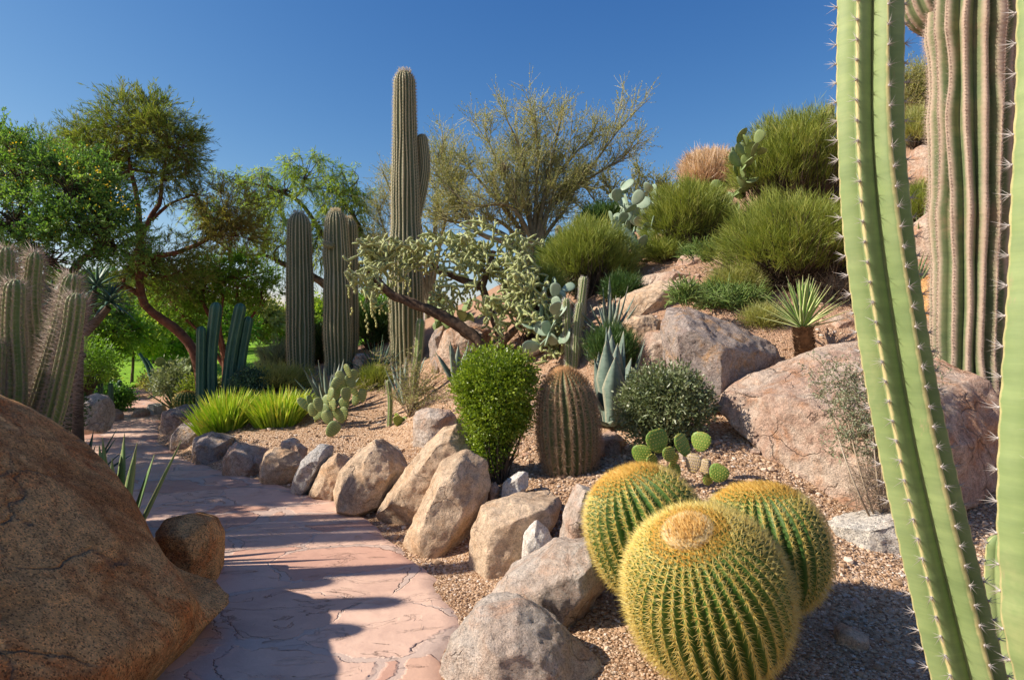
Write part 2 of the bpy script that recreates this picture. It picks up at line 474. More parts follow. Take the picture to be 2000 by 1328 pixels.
# ------------------------------------------------------------------ ground, path, lawn, gravel
def ground_mat():
    m, nt, out = _new('gravel_soil')
    co = _coords(nt, rand=False)
    vo = nt.nodes.new('ShaderNodeTexVoronoi'); vo.inputs['Scale'].default_value = 75
    dn = nt.nodes.new('ShaderNodeVectorMath'); dn.operation = 'ADD'
    nz = nt.nodes.new('ShaderNodeTexNoise'); nz.inputs['Scale'].default_value = 60; nt.links.new(co, nz.inputs['Vector'])
    sc_ = nt.nodes.new('ShaderNodeVectorMath'); sc_.operation = 'SCALE'; sc_.inputs['Scale'].default_value = 0.012
    nt.links.new(nz.outputs['Color'], sc_.inputs[0]); nt.links.new(co, dn.inputs[0]); nt.links.new(sc_.outputs[0], dn.inputs[1])
    nt.links.new(dn.outputs[0], vo.inputs['Vector'])
    sep = nt.nodes.new('ShaderNodeSeparateColor'); nt.links.new(vo.outputs['Color'], sep.inputs[0])
    r = _ramp(nt, [(0, (0.20, 0.115, 0.065)), (0.3, (0.40, 0.25, 0.15)), (0.6, (0.52, 0.36, 0.23)), (0.85, (0.60, 0.45, 0.32)), (1, (0.62, 0.52, 0.42))])
    nt.links.new(sep.outputs[0], r.inputs[0]); col = r.outputs[0]
    big = _noise(nt, co, 0.9, 5, 0.6)
    br = _ramp(nt, [(0.35, (0.82, 0.74, 0.68)), (0.6, (1.08, 1.03, 1.0))]); nt.links.new(big, br.inputs[0])
    col = _mix(nt, 1.0, col, br.outputs[0], 'MULTIPLY')
    # reddish soil up the hill
    at = nt.nodes.new('ShaderNodeAttribute'); at.attribute_name = 'crest'
    soil = _mix(nt, _noise(nt, co, 5, 7, 0.75), (0.30, 0.16, 0.095), (0.62, 0.40, 0.27))
    col = _mix(nt, at.outputs['Fac'], col, soil)
    h = _math(nt, 'SUBTRACT', 1.0, vo.outputs['Distance'])
    h = _math(nt, 'ADD', h, _math(nt, 'MULTIPLY', _noise(nt, co, 18, 6, 0.8), 1.2))
    _bsdf(nt, out, col, 0.95, 0.1, h, 0.9, 0.016)
    return m

def build_ground():
    a = np.linspace(-1, 1, 420)
    xs = 1.0 + 9 * np.sinh(a * 5.3) / 2
    b = np.linspace(0, 1, 420)
    ys = -3 + 6.0 * np.sinh(b * 5.6) / 1.0
    xs = np.r_[-1500, xs[(xs > -900) & (xs < 900)], 1500]
    ys = np.r_[-800, -60, -20, -8, ys[ys < 1400], 2000]
    X, Y = np.meshgrid(xs, ys)
    Z = H(X, Y)
    V = np.stack([X, Y, Z], -1).reshape(-1, 3)
    ny, nx = X.shape
    i, j = np.meshgrid(np.arange(ny - 1), np.arange(nx - 1), indexing='ij')
    f = np.stack([i * nx + j, i * nx + j + 1, (i + 1) * nx + j + 1, (i + 1) * nx + j], -1).reshape(-1, 4)
    g = Geo()
    soil = np.clip((V[:, 2] - 0.85) / 0.7, 0, 1) * 0.85 + 0.8 * np.clip((V[:, 1] - 10) / 3, 0, 1)
    soil = np.clip(soil + 0.25 * fbm(V * 1.2, 3, 9), 0, 1)
    g.add(V, f, c=soil)
    tag(g.build('ground', ground_mat()), kind='structure', label='tan gravel and reddish soil rising into a rocky hillside')

def path_mat():
    m, nt, out = _new('flagstone')
    co = _coords(nt, rand=False)
    w = nt.nodes.new('ShaderNodeTexNoise'); w.inputs['Scale'].default_value = 1.7; w.inputs['Detail'].default_value = 5; w.inputs['Roughness'].default_value = 0.62
    nt.links.new(co, w.inputs['Vector'])
    s1 = nt.nodes.new('ShaderNodeVectorMath'); s1.operation = 'SCALE'; s1.inputs['Scale'].default_value = 0.42
    nt.links.new(w.outputs['Color'], s1.inputs[0])
    ad = nt.nodes.new('ShaderNodeVectorMath'); ad.operation = 'ADD'; nt.links.new(co, ad.inputs[0]); nt.links.new(s1.outputs[0], ad.inputs[1])
    mp = nt.nodes.new('ShaderNodeMapping'); mp.inputs['Scale'].default_value = (1.0, 1.45, 0.0); mp.inputs['Rotation'].default_value = (0, 0, 0.5)
    nt.links.new(ad.outputs[0], mp.inputs[0])
    ve = nt.nodes.new('ShaderNodeTexVoronoi'); ve.feature = 'DISTANCE_TO_EDGE'; ve.inputs['Scale'].default_value = 1.55
    vc = nt.nodes.new('ShaderNodeTexVoronoi'); vc.inputs['Scale'].default_value = 1.55
    nt.links.new(mp.outputs[0], ve.inputs['Vector']); nt.links.new(mp.outputs[0], vc.inputs['Vector'])
    sep = nt.nodes.new('ShaderNodeSeparateColor'); nt.links.new(vc.outputs['Color'], sep.inputs[0])
    slab = _ramp(nt, [(0, (0.50, 0.28, 0.205)), (0.4, (0.66, 0.42, 0.315)), (0.7, (0.67, 0.46, 0.355)), (1, (0.56, 0.35, 0.255))]); nt.links.new(sep.outputs[0], slab.inputs[0])
    col = slab.outputs[0]
    n1 = _noise(nt, co, 3.5, 7, 0.7, 0.6)
    nr = _ramp(nt, [(0.3, (0.84, 0.80, 0.80)), (0.6, (1.05, 1.04, 1.02))]); nt.links.new(n1, nr.inputs[0])
    col = _mix(nt, 1, col, nr.outputs[0], 'MULTIPLY')
    # wandering cement joints: width varies
    jw = _noise(nt, co, 1.3, 3, 0.5)
    d = _math(nt, 'SUBTRACT', ve.outputs['Distance'], _math(nt, 'MULTIPLY', _math(nt, 'SUBTRACT', jw, 0.44), 0.25))
    jr = _ramp(nt, [(0.012, (1, 1, 1)), (0.028, (0, 0, 0))]); nt.links.new(d, jr.inputs[0])
    cement = _mix(nt, _noise(nt, co, 14, 6, 0.75), (0.44, 0.33, 0.275), (0.60, 0.47, 0.39))
    col = _mix(nt, _math(nt, 'MULTIPLY', jr.outputs[0], 0.8), col, cement)
    # thin broken cracks at slab edges and layered chips
    nc = _noise(nt, co, 2.6, 4, 0.6)
    cr = _ramp(nt, [(0.0, (1, 1, 1)), (0.006, (0, 0, 0))])
    nt.links.new(_math(nt, 'ABSOLUTE', _math(nt, 'SUBTRACT', d, 0.016)), cr.inputs[0])
    gate = _ramp(nt, [(0.5, (0, 0, 0)), (0.56, (1, 1, 1))]); nt.links.new(nc, gate.inputs[0])
    crack = _math(nt, 'MULTIPLY', cr.outputs[0], gate.outputs[0])
    mp2 = nt.nodes.new('ShaderNodeMapping'); mp2.inputs['Scale'].default_value = (1.0, 2.6, 0.0); mp2.inputs['Rotation'].default_value = (0, 0, -0.35); nt.links.new(co, mp2.inputs[0])
    chip = _noise(nt, mp2.outputs[0], 2.2, 7, 0.62, 1.2)
    chl = _ramp(nt, [(0.0, (1, 1, 1)), (0.007, (0, 0, 0))]); nt.links.new(_math(nt, 'ABSOLUTE', _math(nt, 'SUBTRACT', chip, 0.43)), chl.inputs[0])
    g2 = _ramp(nt, [(0.52, (0, 0, 0)), (0.56, (1, 1, 1))]); nt.links.new(_noise(nt, co, 1.9, 3, 0.5), g2.inputs[0])
    crack = _math(nt, 'MAXIMUM', crack, _math(nt, 'MULTIPLY', chl.outputs[0], g2.outputs[0]))
    col = _mix(nt, _math(nt, 'MULTIPLY', crack, 0.42), col, (0.24, 0.14, 0.11))
    step = _ramp(nt, [(0.41, (0, 0, 0)), (0.44, (1, 1, 1))]); nt.links.new(chip, step.inputs[0])
    h = _math(nt, 'ADD', _math(nt, 'MULTIPLY', _noise(nt, co, 9, 7, 0.65), 0.5), _math(nt, 'MULTIPLY', step.outputs[0], 0.4))
    h = _math(nt, 'SUBTRACT', h, _math(nt, 'MULTIPLY', jr.outputs[0], 0.45))
    h = _math(nt, 'SUBTRACT', h, crack)
    _bsdf(nt, out, col, 0.75, 0.25, h, 0.8, 0.016)
    return m

def build_path():
    ys = np.r_[np.linspace(-2.5, 2, 20)[:-1], np.linspace(2, 8, 260), np.linspace(8, 15, 90)[1:]]
    l, r = path_edges(ys)
    l = l + 0.07 * fbm(np.stack([ys * 2.3, ys * 0, ys * 0], -1), 3, 3) - 0.12
    r = r + 0.06 * fbm(np.stack([ys * 3.1, ys * 0 + 9, ys * 0], -1), 4, 4, 0.6) + 0.02
    t = np.linspace(0, 1, 24)
    X = l[:, None] * (1 - t) + r[:, None] * t
    Y = np.repeat(ys[:, None], 24, 1)
    Z = 0.015 + 0.006 * fbm(np.stack([X, Y, X * 0], -1) * 1.3, 2, 11)
    Z[:, 0] = Z[:, -1] = -0.03
    V = np.stack([X, Y, Z], -1).reshape(-1, 3)
    n, k = X.shape
    i, j = np.meshgrid(np.arange(n - 1), np.arange(k - 1), indexing='ij')
    f = np.stack([i * k + j, i * k + j + 1, (i + 1) * k + j + 1, (i + 1) * k + j], -1).reshape(-1, 4)
    g = Geo(); g.add(V, f)
    tag(g.build('path', path_mat()), kind='structure', label='pink flagstone path with cement joints curving away to the left')

def build_lawn():
    m, nt, out = _new('lawn_grass')
    co = _coords(nt, rand=False)
    n = _noise(nt, co, 1.2, 6, 0.7)
    r = _ramp(nt, [(0.3, (0.10, 0.22, 0.02)), (0.6, (0.22, 0.40, 0.03))]); nt.links.new(n, r.inputs[0])
    _bsdf(nt, out, r.outputs[0], 0.9, 0.1, _noise(nt, co, 60, 3, 0.8), 0.6, 0.03)
    ds = np.linspace(17, 75, 50); px = np.linspace(60, 860, 40)
    D, PX = np.meshgrid(ds, px, indexing='ij')
    D = D + 1.2 * np.sin(PX * 0.03)
    X = (PX - 1000) / F * D
    V = np.stack([X, D, H(X, D) + 0.05], -1).reshape(-1, 3)
    i, j = np.meshgrid(np.arange(49), np.arange(39), indexing='ij')
    f = np.stack([i * 40 + j, i * 40 + j + 1, (i + 1) * 40 + j + 1, (i + 1) * 40 + j], -1).reshape(-1, 4)
    g = Geo(); g.add(V, f)
    tag(g.build('lawn', m), kind='structure', label='bright green mown lawn beyond the garden trees')

_ph = (1 + 5 ** 0.5) / 2
ICO_V = norm(np.array([(-1, _ph, 0), (1, _ph, 0), (-1, -_ph, 0), (1, -_ph, 0), (0, -1, _ph), (0, 1, _ph), (0, -1, -_ph), (0, 1, -_ph), (_ph, 0, -1), (_ph, 0, 1), (-_ph, 0, -1), (-_ph, 0, 1)]))
ICO_F = np.array([(0, 11, 5), (0, 5, 1), (0, 1, 7), (0, 7, 10), (0, 10, 11), (1, 5, 9), (5, 11, 4), (11, 10, 2), (10, 7, 6), (7, 1, 8), (3, 9, 4), (3, 4, 2), (3, 2, 6), (3, 6, 8), (3, 8, 9), (4, 9, 5), (2, 4, 11), (6, 2, 10), (8, 6, 7), (9, 8, 1)])

def stones(g, C, S):
    n = len(C)
    V = ICO_V[None] * (1 + 0.35 * (rng.random((n, 12, 1)) - 0.5))
    sc = np.stack([1 + .4 * rng.random(n), .75 + .4 * rng.random(n), .55 + .35 * rng.random(n)], -1)
    V = V * sc[:, None, :]
    a = rng.random(n) * 6.28; ca, sa = np.cos(a)[:, None], np.sin(a)[:, None]
    V = np.stack([V[..., 0] * ca - V[..., 1] * sa, V[..., 0] * sa + V[..., 1] * ca, V[..., 2]], -1)
    V = V * S[:, None, None] + C[:, None, :]
    f = (np.arange(n) * 12)[:, None, None] + ICO_F[None]
    r = np.repeat(rng.random(n), 20)
    g.add(V.reshape(-1, 3), f.reshape(-1, 3), r=r)

def build_gravel():
    m, nt, out = _new('pebbles')
    at = nt.nodes.new('ShaderNodeAttribute'); at.attribute_name = 'rnd'
    r = _ramp(nt, [(0, (0.20, 0.12, 0.07)), (0.3, (0.42, 0.27, 0.16)), (0.65, (0.55, 0.38, 0.25)), (0.9, (0.62, 0.47, 0.34)), (1, (0.68, 0.60, 0.52))])
    nt.links.new(at.outputs['Fac'], r.inputs[0])
    n = _noise(nt, _coords(nt, rand=False), 260, 2, 0.6)
    _bsdf(nt, out, r.outputs[0], 0.9, 0.2, n, 0.3, 0.002)
    N = 90000
    D = 2.0 * np.exp(rng.random(N) * math.log(9.0 / 2.0))
    X = (rng.random(N) * 2400 - 300 - 1000 + 0) / F * D
    l, rr = path_edges(D)
    nz = 0.1 * fbm(np.stack([X * 3, D * 3, D * 0], -1), 2, 8)
    keep = (X > rr + 0.03 - np.abs(nz)) | (X < l - 0.08 + nz)
    keep &= (rng.random(N) < np.where(D < 5.5, 1, 0.5))
    X = X[keep]; D = D[keep]
    S = 0.0032 + 0.0075 * rng.random(len(X)) ** 2.2 + 0.016 * (rng.random(len(X)) > 0.985) * rng.random(len(X))
    S = S * np.clip(D / 3.2, 0.8, 1.8)
    Z = H(X, D)
    g = Geo(); stones(g, np.stack([X, D, Z + S * 0.2], -1), S)
    tag(g.build('gravel', m, smooth=False), label='loose tan decomposed granite gravel scattered over the planting bed', kind='stuff', cat='gravel')

build_ground(); build_path(); build_lawn(); build_gravel()

# ------------------------------------------------------------------ rocks
M = {}
M['tan'] = rock_mat('granite_tan', (0.44, 0.314, 0.209), (0.594, 0.451, 0.319), (0.506, 0.358, 0.237), (0.50, 0.27, 0.12), 0.5)
M['pink'] = rock_mat('granite_pink', (0.40, 0.285, 0.215), (0.66, 0.52, 0.41), (0.517, 0.341, 0.253), (0.50, 0.23, 0.10), 0.75, 1.0, bump=0.9)
M['grey'] = rock_mat('granite_grey', (0.407, 0.341, 0.286), (0.616, 0.528, 0.451), (0.495, 0.385, 0.308), (0.52, 0.26, 0.14), 0.6, 1.1, bump=0.8)
M['purple'] = rock_mat('rhyolite_mauve', (0.352, 0.286, 0.259), (0.55, 0.462, 0.407), (0.44, 0.341, 0.297), (0.62, 0.36, 0.17), 0.85, 1.5, 0.5, 1.0)
M['white'] = rock_mat('quartz_white', (0.66, 0.60, 0.52), (0.78, 0.73, 0.66), (0.60, 0.53, 0.45), None, 0.3, 2.5, 0.4)
M['blue'] = rock_mat('gneiss_pale', (0.50, 0.48, 0.46), (0.64, 0.61, 0.58), (0.50, 0.45, 0.40), (0.5, 0.38, 0.28), 0.5, 1.6, 0.5, 0.9)
M['speckled'] = rock_mat('granite_speckled', (0.52, 0.48, 0.42), (0.64, 0.59, 0.52), (0.56, 0.50, 0.43), None, 0.3, 1.6, 0.9)
M['orange'] = rock_mat('granite_orange', (0.60, 0.31, 0.11), (0.76, 0.45, 0.19), (0.46, 0.20, 0.065), (0.56, 0.17, 0.04), 0.95, 0.7, 1.0, 1.0)

def rock_mesh(pts, voxel, smooth_it, amp, seed, ridges=0.0, more=(), chips=0):
    bm = bmesh.new()
    c = np.mean(pts, axis=0)
    for hull in [pts] + list(more):
        vv = [bm.verts.new(Vector(p - c)) for p in hull]
        bmesh.ops.convex_hull(bm, input=vv)
    junk = [v for v in bm.verts if not v.link_faces]
    if junk: bmesh.ops.delete(bm, geom=junk, context='VERTS')
    bmesh.ops.recalc_face_normals(bm, faces=bm.faces)
    me = bpy.data.meshes.new('tmp_hull'); bm.to_mesh(me); bm.free()
    ob = bpy.data.objects.new('tmp_hull', me); scene.collection.objects.link(ob)
    md = ob.modifiers.new('r', 'REMESH'); md.mode = 'VOXEL'; md.voxel_size = voxel
    dg = bpy.context.evaluated_depsgraph_get()
    ev = ob.evaluated_get(dg); em = ev.to_mesh()
    nv = len(em.vertices); V = np.empty(nv * 3); em.vertices.foreach_get('co', V); V = V.reshape(-1, 3)
    ne = len(em.edges); E = np.empty(ne * 2, np.int32); em.edges.foreach_get('vertices', E); E = E.reshape(-1, 2)
    nl = len(em.loops); Lp = np.empty(nl, np.int32); em.loops.foreach_get('vertex_index', Lp)
    Fq = Lp.reshape(-1, 4) if nl == 4 * len(em.polygons) else None
    if Fq is None:
        Fq = np.array([list(p.vertices) for p in em.polygons if len(p.vertices) == 4])
    ev.to_mesh_clear()
    bpy.data.objects.remove(ob); bpy.data.meshes.remove(me)
    deg = np.bincount(E.ravel(), minlength=nv)[:, None]
    for _ in range(smooth_it):
        S = np.zeros_like(V)
        np.add.at(S, E[:, 0], V[E[:, 1]]); np.add.at(S, E[:, 1], V[E[:, 0]])
        V = 0.4 * V + 0.6 * S / np.maximum(deg, 1)
    if chips:
        rr_ = np.random.default_rng(seed * 13 + 1)
        cc_ = V.mean(0)
        for _ in range(chips):
            nn_ = norm(rr_.normal(size=3) * [1, 1, .8] + [0, -.35, .1])
            d_ = (V - cc_) @ nn_; lim = d_.max() * (1 - (.05 + .16 * rr_.random()))
            V = V - nn_ * (np.maximum(d_ - lim, 0) * .9)[:, None]
    fn = np.cross(V[Fq[:, 2]] - V[Fq[:, 0]], V[Fq[:, 3]] - V[Fq[:, 1]])
    N = np.zeros_like(V)
    for k in range(4): np.add.at(N, Fq[:, k], fn)
    N = norm(N)
    size = np.ptp(pts, axis=0).max()
    q = V / size
    d = 0.35 * fbm(q * 2.4 + seed * 3.1, 3, seed) + 0.28 * fbm(q * 9 + seed, 4, seed + 7, 0.62)
    # angular breaks: creased noise
    d = d - ridges * np.abs(vnoise(q * 3.3 + seed * 1.7, seed + 3)) - 0.55 * ridges * np.abs(vnoise(q * 8.1 + seed * 2.3, seed + 5))
    V = V + N * (d * amp * size)[:, None]
    return V + c, Fq

def rock(name, label, sil, D, mat, thick=0.5, front=None, back=True, cat='boulder', group=None, voxel=None, sm=3, amp=0.035, seed=1, ridges=0.35, fr=0.55, sink=0.12, world_pts=None, backpts=None, more=(), chips=0, grow=1.0):
    """sil: silhouette in photo pixels standing at distance D (third value overrides it)"""
    A = []
    for q in sil:
        d = q[2] if len(q) > 2 else D
        A.append(P(q[0], q[1], d))
    A = np.array(A); c = A.mean(0); A = c + (A - c) * grow
    pts = list(A)
    if front is None:
        w = np.ptp(A, axis=0).max()
        for q in A:
            v = c + (q - c) * fr; v = v + np.array([0, -thick * 0.45, 0]); pts.append(v)
    else:
        for q in front: pts.append(P(*q))
    if backpts is not None:
        for q in backpts: pts.append(P(*q))
    else:
        for q in A:
            v = c + (q - c) * 0.72; v[1] += thick * 0.6; pts.append(v)
    pts = np.array(pts)
    low = pts[pts[:, 2] < np.quantile(pts[:, 2], 0.35)].copy(); low[:, 2] -= sink
    pts = np.vstack([pts, low])
    if world_pts is not None: pts = np.vstack([pts, world_pts])
    size = np.ptp(pts, axis=0).max()
    V, f = rock_mesh(pts, voxel or size / 60, sm, amp, seed, ridges, [np.array([P(*q) for q in h]) for h in more], chips)
    g = Geo(); g.add(V, f)
    base = V.mean(0); base = np.array([base[0], base[1], V[:, 2].min()])
    return tag(g.build(name, M[mat], origin=base), label, cat, group)

# the great boulder at the left edge
rock('boulder', 'huge orange-brown granite boulder filling the lower left corner beside the path',
     [(-527, 500, 2.4), (-200, 715, 3.2), (0, 800, 3.4), (90, 812, 3.4), (180, 858, 3.35), (232, 935, 3.25), (292, 1038, 3.1), (345, 1105, 2.95), (385, 1165, 2.8), (440, 1212, 3.28), (310, 1335, 2.68), (120, 1560, 2.1), (-300, 1850, 1.6), (-900, 1900, 1.6)],
     3.3, 'orange', thick=1.6, front=[(330, 1262, 2.5), (200, 1335, 2.15), (60, 1400, 1.85), (-200, 1500, 1.6), (-900, 1300, 1.6), (-900, 560, 2.0), (372, 1240, 2.75)],
     backpts=[(-300, 760, 4.0), (0, 860, 3.9), (100, 900, 3.9), (190, 1010, 3.7), (240, 1100, 3.5), (180, 1120, 4.0), (-500, 1120, 4.4)],
     more=[[(330, 1095, 3.2), (375, 1105, 3.35), (430, 1118, 3.35), (468, 1148, 3.2), (466, 1178, 3.1), (430, 1200, 3.0), (372, 1248, 2.75), (300, 1260, 2.65), (300, 1180, 2.8), (280, 1150, 3.1), (440, 1210, 3.28), (360, 1275, 2.95)]],
     voxel=0.025, sm=3, amp=0.013, seed=5, ridges=0.7, sink=0.0)
rock('boulder', 'rounded brown speckled boulder resting behind the huge orange boulder at the path edge', [(302, 1040), (320, 1012), (360, 1004), (405, 1018), (424, 1055), (422, 1100), (390, 1120), (320, 1110)],
     3.75, 'orange', thick=0.36, seed=9, amp=0.02, ridges=0.1, sm=6)

# row edging the right side of the path, far to near
EG = 'boulders edging the bed along the path'
edge = [
 ('dark mauve boulder in shade, farthest of the row edging the path', [(314, 838), (322, 797), (350, 788), (395, 800), (412, 822), (400, 862), (330, 866)], 9.4, 'purple', .7),
 ('mossy dark boulder in shade, second from the far end of the path edging', [(330, 868), (340, 832), (385, 822), (420, 838), (425, 870), (392, 900), (345, 895)], 8.1, 'purple', .6),
 ('squat mauve boulder in shade beside the mossy dark one', [(375, 902), (380, 856), (412, 844), (452, 856), (450, 905), (430, 930), (392, 922)], 7.3, 'purple', .55),
 ('rounded mauve-brown boulder half in shade, left of the blocky tan one', [(436, 935), (440, 884), (470, 860), (505, 870), (528, 892), (520, 925), (480, 945)], 6.75, 'pink', .55),
 ('blocky tan boulder with a dark notch below the two small cobbles', [(508, 930), (510, 888), (535, 876), (580, 884), (596, 905), (560, 938), (530, 946)], 6.3, 'tan', .45),
 ('pale grey slanting slab leaning between two tan edging boulders', [(570, 945), (585, 903), (622, 866), (650, 872), (645, 900), (606, 945), (588, 962)], 5.85, 'blue', .35),
 ('low tan wedge rock right of the pale grey slab', [(604, 958), (632, 905), (660, 886), (686, 898), (684, 930), (660, 968), (625, 968)], 5.75, 'tan', .4),
 ('large domed tan boulder with a lit left face, middle of the path edging', [(652, 975), (664, 920), (700, 880), (738, 860), (775, 880), (795, 915), (760, 965), (700, 990)], 5.3, 'tan', .6),
 ('long sloping tan boulder reaching up toward the round green bush', [(738, 985), (790, 915), (865, 835), (905, 826), (942, 850), (935, 900), (850, 1000), (775, 1010)], 4.95, 'tan', .55),
 ('tall pointed tan boulder with a shaded right face, biggest of the edging', [(792, 1045), (825, 975), (862, 905), (905, 880), (948, 905), (958, 950), (925, 1015), (870, 1070), (822, 1085)], 4.4, 'tan', .55),
 ('big flat-topped tan block with gravel behind, below the white rock', [(918, 1130), (925, 1035), (945, 992), (1010, 972), (1085, 962), (1105, 985), (1040, 1020), (1000, 1110), (955, 1152)], 4.0, 'tan', .5),
 ('small upright pinkish stone standing on the flat-topped block', [(1018, 1112), (1020, 1045), (1048, 1018), (1072, 1032), (1082, 1062), (1060, 1100), (1030, 1122)], 3.72, 'white', .22),
 ('upright mauve-grey slab between the flat block and the golden barrels', [(1092, 1060), (1105, 985), (1125, 945), (1150, 945), (1185, 975), (1195, 1080), (1150, 1130)], 3.55, 'grey', .3),
 ('low tilted grey-pink ledge rock in front of the small upright stone', [(935, 1200), (985, 1130), (1090, 1066), (1170, 1062), (1205, 1115), (1140, 1190), (1020, 1240)], 3.25, 'grey', .5),
 ('broad grey-pink granite boulder at the bottom edge, nearest of the edging', [(866, 1310), (884, 1240), (935, 1190), (1010, 1176), (1090, 1212), (1165, 1290), (1215, 1390), (1000, 1470), (862, 1400)], 2.75, 'grey', .5),
]
for k, (lb, sil, D, mt, th) in enumerate(edge):
    rock('boulder', lb, sil, D, mt, th, seed=20 + k, group=EG, amp=0.035, ridges=0.5 if k not in (3, 10) else 0.2, sm=2, chips=9, grow=1.08)

